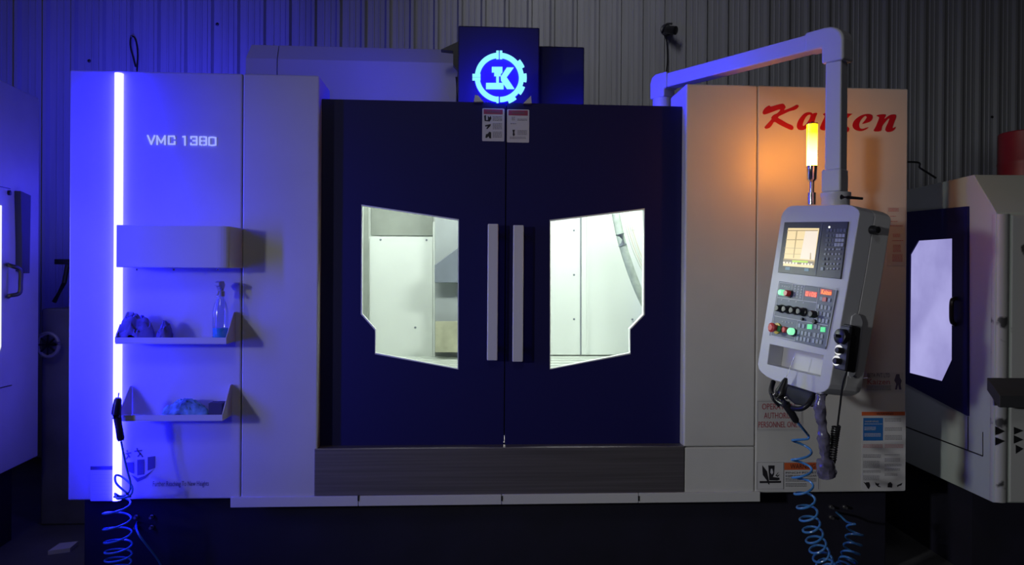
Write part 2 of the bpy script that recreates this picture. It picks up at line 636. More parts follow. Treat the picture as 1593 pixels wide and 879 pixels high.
# black base under the panels
b = BM()
box(b, XL + 0.01, XR - 0.02, 0.12, 1.3, 0.0, ZB - 0.004)
base = obj('base', b, BLACKM, MC, bevel=0.004)
FB = yplane(0.12)
for i, (px, py) in enumerate([(213, 803), (237, 803), (213, 819), (237, 819), (1292, 788), (1313, 788), (1292, 804)]):
    b = BM()
    c = FB.p(px, py)
    lathe(b, c + V((0, 0.004, 0)), (0, -1, 0), [(0, 0.009), (0.012, 0.009), (0.012, 0.006), (0.03, 0.006)], 12)
    obj('air_fitting', b, STEEL, base, smooth=True)

# black doors
zd0, zd1 = Z(780, 694.5, 0.06), Z(497, 152.5, 0.06) - 0.004
xm = FD.uv(786, 420)[0]
xdl, xdr = FD.uv(493, 420)[0] - 0.03, FD.uv(1064, 420)[0] + 0.03
WL = [(562, 318), (714, 341), (713, 575), (583, 551), (583, 514), (561, 489)]
WR = [(1003, 324), (1003, 490), (981, 513), (981, 551), (855, 575), (855, 342)]
def seal_path(poly, d):
    return [FD.at(a, b, d) for a, b in poly] + [FD.at(*poly[0], d)]
doors = []
for side, win in ((-1, WL), (1, WR)):
    wp = pxpoly(FD, win)
    if side < 0:
        rect = [(xdl, zd0), (xm - 0.0025, zd0), (xm - 0.0025, zd1), (xdl, zd1)]
    else:
        rect = [(xm + 0.0025, zd0), (xdr, zd0), (xdr, zd1), (xm + 0.0025, zd1)]
    b = BM()
    prism(b, FD, rect, -0.035, 0.0, [wp])
    door = obj('door', b, BLACKP, MC)
    doors.append(door)
    b = BM()
    prism(b, FD, wp, -0.022, -0.016)
    obj('window_pane', b, PANE, door)
    b = BM()
    c = V((sum(p[0] for p in wp) / 6, sum(p[1] for p in wp) / 6))
    inner = [((V(p) - c) * (1 - 0.006 / max((V(p) - c).length, 0.01)) + c) for p in wp]
    prism(b, FD, wp, -0.034, -0.0008, [[(q.x, q.y) for q in inner]])
    obj('window_gasket', b, RUBBER, door)
    # handle: aluminium bar on two stand-offs
    if side < 0:
        u0_, v1_ = FD.uv(759, 348, 0.05); u1_, v0_ = FD.uv(774, 561, 0.05)
    else:
        u0_, v1_ = FD.uv(798.5, 350, 0.05); u1_, v0_ = FD.uv(813.5, 563, 0.05)
    b = BM()
    fbox(b, FD, u0_, v0_, u1_, v1_, 0.036, 0.05)
    h = obj('handle', b, ALU, door, bevel=0.004, seg=3)
    for vv in (v0_ + 0.05, v1_ - 0.05):
        b = BM()
        cc = FD.at((u0_ + u1_) / 2, vv, -0.001)
        lathe(b, cc, (0, -1, 0), [(0, 0.011), (0.038, 0.011)], 12)
        obj('standoff', b, STEEL, h, smooth=True)
# overlapping seal behind the gap between the doors (open for a short piece near the floor)
b = BM()
zc0, zc1 = FD.uv(783, 691)[1], FD.uv(783, 680)[1]
fbox(b, FD, xm - 0.02, zc1, xm + 0.02, zd1, -0.05, -0.037)
fbox(b, FD, xm - 0.02, zd0, xm + 0.02, zc0, -0.05, -0.037)
obj('door_seal', b, BLACK, MC)
# dark header rail over the doors
b = BM()
box(b, xdl, xdr, 0.10, 0.16, zd1 - 0.03, zd1 + 0.004)
obj('header_rail', b, BLACKP, MC, bevel=0.003)

# steel sill and the drip strip in four lengths
b = BM()
zs0, zs1 = Z(780, 768.5), Z(780, 695.5) - 0.001
fbox(b, F0, X(489, 740), zs0, xr1 + 0.002, zs1, -0.06, 0.004)
obj('steel_sill', b, SILLM, MC, bevel=0.003)
cuts = [358, 557.5, 780.5, 993.5, 1183]
FS = yplane(-0.012)
for a, c in zip(cuts, cuts[1:]):
    b = BM()
    ua, uc = FS.uv(a, 780)[0], FS.uv(c, 780)[0]
    zt_ = FS.uv(780, 769.5)[1]; zb_ = FS.uv(780, 785)[1]
    fbox(b, FS, ua + 0.001, zb_, uc - 0.001, zt_, -0.05, 0.0)
    obj('drip_strip', b, PAINT2, MC, bevel=0.002)
for c in cuts[1:-1]:
    b = BM()
    p_ = FS.p(c, 775, -0.0)
    box(b, p_.x - 0.003, p_.x + 0.003, p_.y - 0.003, p_.y + 0.01, p_.z - 0.012, p_.z + 0.010)
    obj('strip_joint', b, BLACK, MC)

# machining cabin seen through the windows
b = BM()
y1 = 0.90
xa, xb = xl2 - 0.05, xr1 + 0.05
box(b, xa, xb, y1, y1 + 0.02, 0.42, 2.09)                 # back
box(b, xa - 0.02, xa, 0.262, y1 + 0.02, 0.42, 2.09)       # left
box(b, xb, xb + 0.02, 0.262, y1 + 0.02, 0.42, 2.09)       # right
box(b, xa, xb, 0.165, y1 + 0.02, 2.07, 2.09)              # top
box(b, xa, xb, 0.125, y1 + 0.02, 0.40, 0.42)              # bottom
cabin = obj('cabin_lining', b, CABIN, MC)
FBK = yplane(0.88)
def cab(name, pts, m, y, th=0.008, bev=0.0):
    fr = yplane(y)
    b = BM()
    prism(b, fr, pxpoly(fr, pts), -th, 0.0)
    return obj(name, b, m, cabin, bevel=bev)
cab('cabin_panel', [(575, 367.5), (673, 368.5), (673, 556), (575, 553)], CABIN, 0.86, 0.03)
cab('upper_panel', [(577, 300), (673, 300), (673, 366), (577, 366)], CABING, 0.885, 0.004)
cab('corner_flange', [(566, 300), (573, 300), (572, 580), (564, 580)], CABING, 0.84, 0.01)
cab('edge_strip', [(673.5, 345), (676.5, 345), (676.5, 556), (673.5, 556)], CABIN, 0.84, 0.01)
cab('column_cover', [(677, 290), (800, 290), (800, 545), (677, 545)], CASTING2, 0.80, 0.05)
cab('spindle_casting', [(676, 412), (714, 384), (800, 384), (800, 440), (676, 440)], CASTING, 0.735, 0.03, 0.004)
cab('splash_plate', [(677, 500), (800, 500), (800, 548), (677, 548)], BEIGE, 0.74, 0.02)
cab('cabin_panel', [(820, 290), (902.5, 290), (902.5, 552), (820, 552)], CABIN, 0.875, 0.004)
cab('cabin_panel', [(904.6, 290), (1040, 290), (1040, 552), (904.6, 552)], CABIN, 0.872, 0.008)
cab('panel_ridge', [(913, 290), (915.5, 290), (915.5, 552), (913, 552)], CABIN, 0.862, 0.009)
cab('panel_seam', [(902.5, 290), (904.2, 290), (904.2, 552), (902.5, 552)], CASTING, 0.872, 0.006)
for i, (px, py) in enumerate([(893, 358.5), (893, 427.5), (893, 496.5), (985, 358), (984, 497), (592, 373), (663.5, 373.5), (646, 509.5)]):
    b = BM()
    c = yplane(0.862 if px > 910 else (0.875 if px > 800 else 0.86)).p(px, py)
    lathe(b, c + V((0, 0.002, 0)), (0, -1, 0), [(0, 0.006), (0.004, 0.0055), (0.007, 0.003)], 10)
    obj('screw', b, CASTING, cabin, smooth=True)
# way cover: flat steel sheets stepping forward
zc = FBK.uv(780, 553)[1]
for i in range(9):
    b = BM()
    ya = 0.10 + i * 0.086
    box(b, xa + 0.003, xb - 0.003, ya, ya + 0.098, zc - 0.060 + i * 0.0055, zc - 0.036 + i * 0.0042)
    obj('way_cover_sheet', b, SLATM, cabin, bevel=0.0015)
FH = yplane(0.55)
b = BM()
tube(b, spline([FH.p(*q) for q in [(948, 290), (957, 330), (967, 375), (981, 420), (996, 458), (1012, 490)]]), 0.021, 12)
obj('coolant_hose', b, HOSEG, cabin, smooth=True)
b = BM()
tube(b, [FH.p(964.3, 364), FH.p(968.8, 382)], 0.0245, 12)
obj('hose_clamp', b, CASTING, cabin, smooth=True)
FH2 = yplane(0.50)
for k in range(4):
    b = BM()
    o_ = k * 3.2
    tube(b, spline([FH2.p(964 + o_, 290), FH2.p(970 + o_, 335), FH2.p(980 + o_, 375), FH2.p(993 + o_, 408), FH2.p(1010 + o_, 440)]), 0.0032, 6)
    obj('air_tube', b, TUBEW if k % 2 else SLATM, cabin, smooth=True)

# lighting strip on the left panel
b = BM()
FLED = F0
pts = []
c0 = FLED.uv(184.6, 440)[0]
n = 10
prof = [(c0 - 0.0165, 0.0)] + [(c0 - 0.0165 * math.cos(math.pi * i / n), 0.006 + 0.020 * math.sin(math.pi * i / n)) for i in range(n + 1)] + [(c0 + 0.0165, 0.0)]
z0_, z1_ = ZB + 0.001, ZT - 0.012
va = [b.verts.new((a, -d, z0_)) for a, d in prof]
vb = [b.verts.new((a, -d, z1_)) for a, d in prof]
for i in range(len(prof) - 1):
    b.faces.new((va[i], va[i + 1], vb[i + 1], vb[i]))
b.faces.new(va); b.faces.new(vb[::-1])
tag(obj('led_strip', b, LEDB, MC), 'glowing blue light strip')

# lit model lettering on the left panel
def strokes(b, fr, lines, wd, d0, d1, f):
    for l in lines:
        q = [V(fr.uv(*f(*p))) for p in l]
        for a, c in zip(q, q[1:]):
            t = (c - a).normalized()
            nn = V((-t.y, t.x)) * wd / 2
            e = t * wd * 0.45
            poly = [a - e + nn, a - e - nn, c + e - nn, c + e + nn]
            prism(b, fr, [(p.x, p.y) for p in poly], d0, d1)
fz = lambda x, y: (215 + x * 0.0879, 195 + y * 0.0879)
letters = [
    [[(175, 185), (235, 335), (295, 185)]],
    [[(340, 340), (340, 190), (410, 310), (478, 190), (478, 340)]],
    [[(650, 235), (640, 195), (545, 195), (545, 335), (650, 335), (650, 290)]],
    [[(798, 205), (832, 200), (832, 350)]],
    [[(940, 235), (940, 205), (1040, 205), (1040, 345), (938, 345), (938, 318)], [(978, 275), (1040, 275)]],
    [[(1130, 207), (1097, 210), (1097, 345), (1130, 350)], [(1165, 350), (1208, 345), (1208, 212), (1165, 207)], [(1097, 278), (1130, 278)], [(1165, 278), (1208, 278)]],
    [[(1300, 215), (1258, 220), (1258, 350), (1300, 356)], [(1325, 356), (1374, 350), (1374, 222), (1325, 215)]],
]
for l in letters:
    b = BM()
    strokes(b, F0, l, 0.0050, 0.0005, 0.006, fz)
    obj('lit_letter', b, VMCM, MC)

# red script lettering on the right panel
fa = lambda x, y: (1170 + x * 0.09104, 140 + y * 0.0910)
fb = lambda x, y: (1280 + x * 0.0816, 150 + y * 0.0816)
GLY = [
    (fa, [[(180, 395), (190, 350), (230, 300), (290, 265), (320, 285), (420, 255), (520, 235), (555, 260), (570, 300), (545, 345), (620, 320), (700, 285), (760, 255), (795, 270), (780, 305), (730, 340), (650, 360), (560, 400), (440, 465), (500, 510), (600, 570), (680, 605), (705, 640), (690, 680), (650, 680), (560, 640), (460, 590), (380, 545), (340, 600), (300, 645), (240, 665), (212, 640), (250, 590), (330, 500), (325, 475), (360, 430), (430, 395), (480, 340), (440, 340), (350, 375), (250, 410), (200, 418)]]),
    (fa, [[(1110, 395), (1085, 470), (1060, 560), (1062, 610), (1085, 618), (1110, 590), (1122, 605), (1090, 655), (1040, 682), (990, 670), (975, 620), (930, 655), (870, 685), (800, 680), (765, 640), (770, 570), (810, 490), (880, 410), (950, 380), (1010, 388), (1035, 410), (1050, 397)],
          [(965, 425), (920, 460), (880, 535), (862, 600), (882, 615), (935, 565), (985, 480), (998, 430)]]),
    (fa, [[(1230, 400), (1340, 390), (1290, 520), (1262, 605), (1285, 620), (1318, 600), (1330, 620), (1285, 675), (1225, 693), (1168, 672), (1160, 630), (1200, 540), (1240, 450), (1212, 420)]]),
    (fa, [[(1325 + 40 * math.cos(t * 0.785), 315 - 36 * math.sin(t * 0.785)) for t in range(8)]]),
    (fb, [[(230, 330), (545, 330), (520, 365), (330, 560), (420, 590), (470, 580), (500, 610), (490, 660), (430, 700), (350, 690), (280, 640), (190, 660), (170, 640), (390, 400), (300, 400), (250, 430), (215, 420)]]),
    (fb, [[(870, 590), (820, 630), (740, 660), (650, 650), (585, 610), (565, 540), (600, 460), (680, 390), (780, 345), (880, 335), (940, 360), (945, 420), (900, 480), (820, 510), (750, 520), (800, 460), (835, 400), (820, 375), (790, 380), (720, 450), (690, 530), (700, 600), (750, 620), (820, 600)]]),
    (fb, [[(1020, 370), (1060, 350), (1200, 345), (1170, 430), (1250, 370), (1320, 345), (1385, 350), (1395, 400), (1360, 490), (1330, 580), (1335, 605), (1385, 580), (1375, 620), (1320, 665), (1240, 680), (1195, 650), (1195, 600), (1240, 500), (1265, 430), (1240, 430), (1170, 510), (1130, 570), (1100, 660), (970, 660), (1010, 570), (1070, 420), (1060, 390)]]),
]
for f, loops in GLY:
    ll = [smooth_poly(pxpoly(F0, [f(*p) for p in l]), 3) for l in loops]
    b = BM()
    prism(b, F0, ll[0], 0.0003, 0.0016, ll[1:])
    tag(obj('script_letter', b, RED, MC), 'red script lettering')

# emblem of three bars and a chevron, with the tagline, at the foot of the left panel
fe = lambda x, y: (130 + x * 0.1381, 680 + y * 0.1382)
emb = [[(485, 285), (565, 285), (568, 410), (545, 405), (490, 375)], [(605, 255), (685, 250), (685, 420), (605, 432)], [(722, 225), (806, 215), (806, 345), (722, 378)],
       [(540, 425), (610, 462), (690, 435), (790, 365), (700, 460), (608, 508)]]
for e_ in emb:
    b = BM()
    prism(b, F0, pxpoly(F0, [fe(*p) for p in e_]), 0.0003, 0.0012)
    obj('emblem_bar', b, GREYTXT, MC)
for fig in ([[(605, 150), (640, 190), (665, 220)], [(640, 185), (615, 215)], [(580, 160), (655, 150)], [(602, 130), (606, 136)]],
            [[(495, 190), (520, 225)], [(480, 185), (530, 178)], [(505, 215), (480, 245)], [(490, 155), (494, 160)]]):
    b = BM()
    strokes(b, F0, fig, 0.005, 0.0003, 0.0012, fe)
    obj('emblem_figure', b, GREYTXT, MC)
b = BM()
text_px(b, 'Further Reaching To New Heights', F0, 238, 748, 325, 759)
obj('tagline', b, GREYTXT, MC)

# ------------------------------------------------------------------ housing and spindle head above the doors
FHs = yplane(0.62)
TC = tag(empty('tool_changer_cover', FHs.p(545, 160)), 'long white sheet cover behind the black doors, left of the lit logo', 'cover')
zt = FHs.uv(560, 84)[1]; zt2 = FHs.uv(382, 90)[1]
for a, c in ((382, 430.5), (431.5, 712)):
    b = BM()
    ua, uc = FHs.uv(a, 100)[0], FHs.uv(c, 100)[0]
    ztop = FHs.uv(382, 90.5)[1]
    zt3 = FHs.uv(382, 67.5)[1] + 0.006
    sh = 0.012
    vs = [(ua, 0.62, 2.094), (ua, 0.62, ztop), (ua + (0.018 if a < 400 else 0.0), 0.66, zt3), (ua + (0.018 if a < 400 else 0), 1.2, zt3), (ua, 1.2, 2.094)]
    ve = [(uc, q[1], q[2]) for q in vs]
    A = [b.verts.new(q) for q in vs]; Bv = [b.verts.new(q) for q in ve]
    b.faces.new(A); b.faces.new(Bv[::-1])
    for i in range(5):
        b.faces.new((A[i], A[(i + 1) % 5], Bv[(i + 1) % 5], Bv[i]))
    obj('cover_panel', b, PAINT2, TC, bevel=0.002)
FHd = yplane(0.30)
SH = tag(empty('spindle_head_cover', FHd.p(776, 160)), 'black box cover of the spindle head behind the round lit logo', 'cover')
b = BM()
u0_, z1_ = FHd.uv(713, 37.5); u1_, _ = FHd.uv(839, 100)
box(b, u0_, u1_, 0.30, 0.58, 2.094, z1_ - 0.006)
obj('head_box', b, DARKHEAD, SH, bevel=0.006)
FHd2 = yplane(0.42)
b = BM()
u2_, z2_ = FHd2.uv(909, 73)
box(b, u1_ + 0.002, u2_, 0.42, 0.58, 2.094, z2_)
obj('motor_box', b, DARKHEAD, SH, bevel=0.006)
FHd3 = yplane(0.45)
b = BM()
prism(b, FHd3, pxpoly(FHd3, [(686, 77), (714, 64), (714, 110), (705, 100), (705, 79)]), -0.05, 0.0)
obj('cable_bracket', b, BLACK, SH)
b = BM()
tube(b, [FHd3.p(711, 158), FHd3.p(710, 120)], 0.006, 8)
obj('cable_tube', b, STEEL, SH, smooth=True)

# ------------------------------------------------------------------ round lit logo sign
FL = yplane(0.045)
LG = tag(empty('logo_sign', FL.p(779, 161)), 'round glowing blue gear logo sign above the black doors', 'sign')
cx_, cy_ = 776.5, 121.5
fl = lambda x, y: (725 + x * 0.11376, 70 + y * 0.11376)
cen = V(FL.uv(*fl(455, 450)))
Rg = (V(FL.uv(*fl(120, 450))) - cen).length
Ri = (V(FL.uv(*fl(187, 450))) - cen).length
def arc(r0, r1, a0, a1, n=40):
    o_ = [(cen.x + r1 * math.cos(a0 + (a1 - a0) * i / n), cen.y + r1 * math.sin(a0 + (a1 - a0) * i / n)) for i in range(n + 1)]
    i_ = [(cen.x + r0 * math.cos(a0 + (a1 - a0) * i / n), cen.y + r0 * math.sin(a0 + (a1 - a0) * i / n)) for i in range(n, -1, -1)]
    return o_ + i_
b = BM()
prism(b, FL, arc(0.0001, Rg * 1.0, 0, 2 * math.pi - 1e-4, 64)[:65], -0.02, 0.0)
obj('backing_disc', b, LOGOB, LG)
b = BM()
prism(b, FL, arc(Ri, Rg * 0.97, 0, 2 * math.pi - 1e-4, 64), -0.026, -0.021)
obj('halo_light', b, LOGOH, LG)
for a0, a1 in ((92, 178), (182, 268), (272, 448)):
    b = BM()
    prism(b, FL, arc(Ri, Rg, math.radians(a0), math.radians(a1)), 0.001, 0.012)
    obj('ring_segment', b, LOGOC, LG)
for px, py, w_, h_ in ((430, 142, 34, 110), (477, 142, 34, 110), (142, 422, 110, 36), (142, 470, 110, 36), (430, 755, 30, 82)):
    b = BM()
    prism(b, FL, pxpoly(FL, [fl(px - w_ / 2, py - h_ / 2), fl(px + w_ / 2, py - h_ / 2), fl(px + w_ / 2, py + h_ / 2), fl(px - w_ / 2, py + h_ / 2)]), 0.001, 0.0125)
    obj('ring_clip', b, LOGOC, LG)
for a in (33, 0.5, -29, -60):
    b = BM()
    aa = math.radians(a)
    prism(b, FL, arc(Rg * 0.96, Rg * 1.115, aa - math.radians(9), aa + math.radians(9), 8), 0.001, 0.0122)
    obj('gear_tooth', b, LOGOC, LG)
b = BM()
prism(b, FL, pxpoly(FL, [fl(*p) for p in [(352, 308), (496, 308), (496, 378), (475, 400), (475, 430), (448, 430), (448, 527), (512, 527), (512, 608), (273, 606), (273, 527), (412, 527), (412, 430), (385, 430), (385, 378), (352, 378)]]), 0.001, 0.012)
obj('machine_glyph', b, LOGOC, LG)
b = BM()
prism(b, FL, pxpoly(FL, [fl(*p) for p in [(556, 316), (650, 316), (552, 448), (658, 605), (560, 605), (478, 490), (474, 440)]]), 0.001, 0.012)
obj('letter_glyph', b, LOGOC, LG)
for pts in ([(737, 158.5), (739, 148), (744, 149), (752, 158.5)], [(814, 161), (826, 149), (827, 161)]):
    b = BM()
    prism(b, FL, pxpoly(FL, pts), -0.018, 0.004)
    obj('foot_bracket', b, PAINT2, LG)

# ------------------------------------------------------------------ stickers
def sticker(name, label, cat, fr, px0, py0, px1, py1, m=STICK, th=0.001, slope=True, r=0.004):
    t = empty(name, fr.p((px0 + px1) / 2, py1))
    tag(t, label, cat)
    q = pxpoly(fr, [(px0, py1), (px1, py1), (px1, py0), (px0, py0)])
    u0, v0 = q[0]; u1, v1 = q[1][0], q[3][1]
    pl = []
    for (cx, cy, a0) in ((u1 - r, v1 - r, 0), (u0 + r, v1 - r, 90), (u0 + r, v0 + r, 180), (u1 - r, v0 + r, 270)):
        pl += [(cx + r * math.cos(math.radians(a0 + k * 30)), cy + r * math.sin(math.radians(a0 + k * 30))) for k in range(4)]
    b = BM()
    prism(b, fr, pl, 0.0003, th)
    obj('film', b, m, t)
    return t, (u0, v0, u1, v1)

def rect_px(fr, b, px0, py0, px1, py1, d0=0.001, d1=0.0016):
    u0, v0 = fr.uv(px0, py1); u1, v1 = fr.uv(px1, py0)
    fbox(b, fr, u0, v0, u1, v1, d0, d1)

def printed(name, fr, m, parent, rects=(), polys=(), texts=(), lines=()):
    b = BM()
    for q in rects: rect_px(fr, b, *q)
    for q in polys: prism(b, fr, pxpoly(fr, q), 0.001, 0.0017)
    for s, a in texts: text_px(b, s, fr, *a, d=0.0018)
    for (a, c, e, f_) in lines:                      # unreadable print: rows of short dashes
        yy = c
        while yy < f_:
            xx = a
            while xx < e:
                l = rnd.uniform(1.2, 3.4)
                rect_px(fr, b, xx, yy, min(xx + l, e), yy + 0.8)
                xx += l + 0.6
            yy += 2.0
    return tag(obj(name, b, m, parent), kind='stuff' if lines or len(rects) + len(polys) + len(texts) > 1 else None)

t, _ = sticker('warning_label', 'left of two small warning labels at the top of the black doors', 'label', FD, 750, 168.5, 784.5, 219.5)
printed('header', FD, DKRED, t, rects=[(752.5, 170.5, 782, 177.5)])
printed('pictogram', FD, INK, t, polys=[
    [(753, 180), (756, 179), (756, 187), (759, 187), (759, 180), (761.5, 183), (763, 180), (764.5, 184), (762, 189), (754, 188.5)],
    [(754.5, 195), (763.5, 193), (763, 196), (758, 201), (756.5, 200), (759, 196.5), (755, 197)],
    [(755, 214), (756, 209), (759, 208), (761, 205), (764, 206), (764, 215.5), (761, 215), (760, 212), (757, 215)]])
printed('lettering', FD, TXT, t, lines=[(766.5, 181, 781, 189), (766.5, 192, 781, 201), (766.5, 205, 781, 215)], texts=[('WARNING', (757, 172.5, 778, 175.8))])
t, _ = sticker('warning_label', 'right of two small warning labels at the top of the black doors', 'label', FD, 788.5, 170, 823, 221.5)
printed('header', FD, DKRED, t, rects=[(791, 172, 821, 179.5)])
printed('pictogram', FD, INK, t, polys=[[(797, 202), (801, 202), (800, 206), (801, 210), (799, 212), (797.5, 210), (798, 206)]])
printed('lettering', FD, TXT, t, lines=[(805, 185, 820, 189), (805, 203, 820, 210), (796, 182, 801, 188), (794, 192, 803, 194), (793, 213, 818, 217)], texts=[('WARNING', (796, 174, 817, 177.5))])

def frame_lines(fr, q, wd=0.8):
    x0, y0, x1, y1 = q
    return [(x0, y0, x1, y0 + wd), (x0, y1 - wd, x1, y1), (x0, y0, x0 + wd, y1), (x1 - wd, y0, x1, y1)]

t, _ = sticker('notice_sticker', 'clear notice sticker with red capital lettering on the right white panel', 'sticker', F0, 1176.8, 622, 1249, 671, STICKC)
printed('border', F0, TXT, t, rects=frame_lines(F0, (1178.5, 624, 1247.5, 669), 0.6))
printed('lettering', F0, REDTXT, t, texts=[('OPERATION', (1185, 627.5, 1236, 637)), ('AUTHORISED', (1188, 641.5, 1239, 651)), ('PERSONNEL ONLY', (1179.5, 655.5, 1245, 665))])
t, _ = sticker('crush_warning_sticker', 'wide white sticker with black crushed hand pictogram and orange header', 'sticker', F0, 1175.5, 717, 1275, 763)
printed('border', F0, INK, t, rects=frame_lines(F0, (1177.5, 719, 1219, 761), 0.6) + frame_lines(F0, (1219, 719, 1273.5, 761), 0.6))
printed('header', F0, ORANGE, t, rects=[(1220, 719.5, 1273, 731)])
printed('pictogram', F0, INK, t, rects=[(1181.5, 748, 1215, 751.5)], polys=[
    [(1185.5, 723.5), (1193, 733), (1196, 748), (1197, 754), (1195, 753), (1192.5, 747), (1186.5, 739)],
    [(1195, 724), (1205, 724), (1204, 738), (1202, 742), (1212, 743), (1213, 746), (1209, 747.5), (1196.5, 747)],
    [(1206, 740), (1211, 734), (1208, 740), (1213, 738), (1209.5, 742)]])
printed('white_glyph', F0, STICK, t, polys=[[(1199, 729), (1201, 729), (1202.5, 735), (1200.5, 738), (1198, 735)]]).location.y -= 0.001
printed('lettering', F0, INK, t, texts=[('WARNING', (1229, 721.5, 1268, 729)), ('PINCH POINT', (1222, 733.5, 1270, 737)), ('KEEP HANDS CLEAR', (1222, 738.5, 1270, 742))], lines=[(1222, 744, 1270, 749), (1222, 752, 1255, 757)])
t, _ = sticker('instruction_sticker', 'tall safety sticker with orange header and blue block near the lower right corner', 'sticker', F0, 1340, 640, 1408, 764)
printed('header', F0, ORANGE, t, rects=[(1340.3, 640.3, 1407.6, 646.5)])
printed('blue_block', F0, BLUEP, t, rects=[(1342.5, 650, 1373.5, 685.5)])
printed('block_lettering', F0, STICK, t, texts=[('WARNING', (1344.5, 654, 1366, 657))]).location.y -= 0.0008
printed('header_lettering', F0, INK, t, texts=[('WARNING', (1363, 641.7, 1389, 645.3))]).location.y -= 0.0008
_o = printed('block_lines', F0, STICK, t, lines=[(1344.5, 659, 1372, 661), (1344.5, 664, 1362, 669), (1344.5, 674, 1370, 680)])
_o.location.y -= 0.0008
printed('red_lines', F0, REDTXT, t, lines=[(1342.5, 691.5, 1373, 696), (1376, 691.5, 1405, 696)])
printed('lettering', F0, TXT, t, lines=[(1376, 651, 1402, 656), (1376, 665, 1403, 671), (1376, 677, 1403, 685), (1342.5, 707, 1370, 713), (1342.5, 717, 1368, 729), (1342.5, 732, 1370, 735), (1342.5, 740, 1368, 747),
                                         (1376, 707, 1400, 709), (1376, 713, 1400, 718), (1376, 722, 1402, 725), (1376, 729, 1400, 732), (1376, 737, 1396, 740)])
printed('pictograms', F0, INK, t, polys=[
    [(1343, 749.5), (1346, 751), (1348, 750), (1352, 750), (1353.5, 756), (1351, 761), (1348.5, 758), (1347, 755)],
    [(1361, 750), (1364, 752), (1368, 752), (1366, 755), (1371, 758), (1366, 757.5), (1362, 754)],
    [(1381, 752), (1385, 749.5), (1388, 753), (1387.5, 758.5), (1380.5, 758)],
    [(1395, 755), (1399, 753), (1403.5, 751), (1402, 755), (1398, 756), (1396, 758)]])
t, _ = sticker('service_label', 'small clear service label with a worker figure, above the tall safety sticker', 'sticker', F0, 1344, 579, 1404.5, 610, STICKC)
printed('lettering', F0, GREYTXT, t, texts=[('BETA PVT LTD', (1349, 580.5, 1384, 587))], lines=[(1348, 600, 1386, 607)])
printed('red_lettering', F0, REDTXT, t, texts=[('Kaizen', (1349, 589.5, 1384, 598))])
printed('worker_figure', F0, GREYTXT, t, polys=[[(1394, 582), (1399, 582), (1399.5, 587), (1402.5, 592), (1401, 598), (1402, 606), (1398.5, 606), (1397, 598), (1395, 606), (1392, 606), (1394, 597), (1391, 592)]])
t, _ = sticker('safety_text_label', 'clear label with rows of faint red text beside the pendant at the right edge', 'sticker', F0, 1379, 322, 1408, 414, STICKC)
printed('lettering', F0, REDTXT, t, lines=[(1382, 324, 1398, 329), (1385, 336, 1394, 338), (1385, 344, 1396, 346), (1384, 351, 1404, 353), (1389, 364, 1400, 369), (1388, 374, 1405, 376), (1389, 381, 1401, 392), (1388, 396, 1404, 407)])
t, _ = sticker('rating_plate', 'small pale rating label with a dark header beside the blue light strip', 'label', F0, 140.5, 724.5, 178.5, 779.5, PAINT2)
printed('header', F0, GREYTXT, t, rects=[(140.8, 725, 178, 731)])
printed('lettering', F0, STICKC, t, rects=[(144, y_, 174, y_ + 0.7) for y_ in (738, 744, 750, 756, 762, 768)])

# ------------------------------------------------------------------ drawer box and shelves on the left panel
YB = -0.14
FBX = yplane(YB)
b = BM()
u0_, z1_ = FBX.uv(181, 350); u1_, z0_ = FBX.uv(364, 417)
rr = 0.07
outl = [(u0_, 0.0), (u0_, -YB)] + [(u1_ - 0.02 - 0.045 + 0.045 * math.sin(k * math.pi / 12), -YB - 0.02 + 0.02 * math.cos(k * math.pi / 12)) for k in range(7)] + [(u1_ - 0.004, 0.0)]
top = Frame((0, -0.0008, z1_), (1, 0, 0), (0, -1, 0))
prism(b, top, outl, 0.0, z1_ - z0_)
o = obj('storage_box', b, PAINT, bevel=0.003)
tag(o, 'plain white steel box mounted over the blue light strip above two shelves', 'box')
for i, px in enumerate((208, 266, 335)):
    b = BM()
    p_ = FBX.p(px, 418.5)
    lathe(b, p_ + V((0, 0.03, -0.006)), (0, 0, 1), [(0, 0.004), (0.0075, 0.004)], 8)
    obj('screw', b, CHROME, o)

def shelf(label, y_, lip_l, lip_r, lip_h, wall_l, wall_r, tip_l, tip_r):
    fr = yplane(y_)
    u0, zt = fr.uv(*lip_l)
    u1, _z = fr.uv(*lip_r)
    zb = zt - lip_h
    t = tag(empty('wall_shelf', ((u0 + u1) / 2, 0, zb)), label, 'shelf', 'shelves under the white box')
    b = BM()
    box(b, u0, u1, y_, -0.001, zb, zb + 0.004)
    obj('tray', b, PAINT2, t)
    b = BM()
    box(b, u0, u1, y_, y_ + 0.003, zb + 0.0045, zt)
    obj('lip', b, PAINT2, t)
    for ux, tz in ((u0, F0.uv(*tip_l)[1]), (u1, F0.uv(*tip_r)[1])):
        sd = Frame((ux - 0.002, 0, 0), (0, 1, 0), (0, 0, 1))
        b = BM()
        prism(b, sd, [(y_ + 0.004, zb + 0.0045), (-0.001, zb + 0.0045), (-0.001, tz), (-0.022, tz), (y_ + 0.004, zt)], -0.0015, 0.0015)
        obj('gusset', b, PAINT2, t)
    return u0, u1, zb + 0.004
YS = -0.13
s1 = shelf('upper of the two white shelves, with rags and a spray bottle', YS, (179.5, 525), (352, 525), 0.026, None, None, (200, 485), (370, 485))
s2 = shelf('lower of the two white shelves, with a teal rag and an air gun', YS, (184, 646), (346, 646), 0.025, None, None, (205, 600), (365, 598))

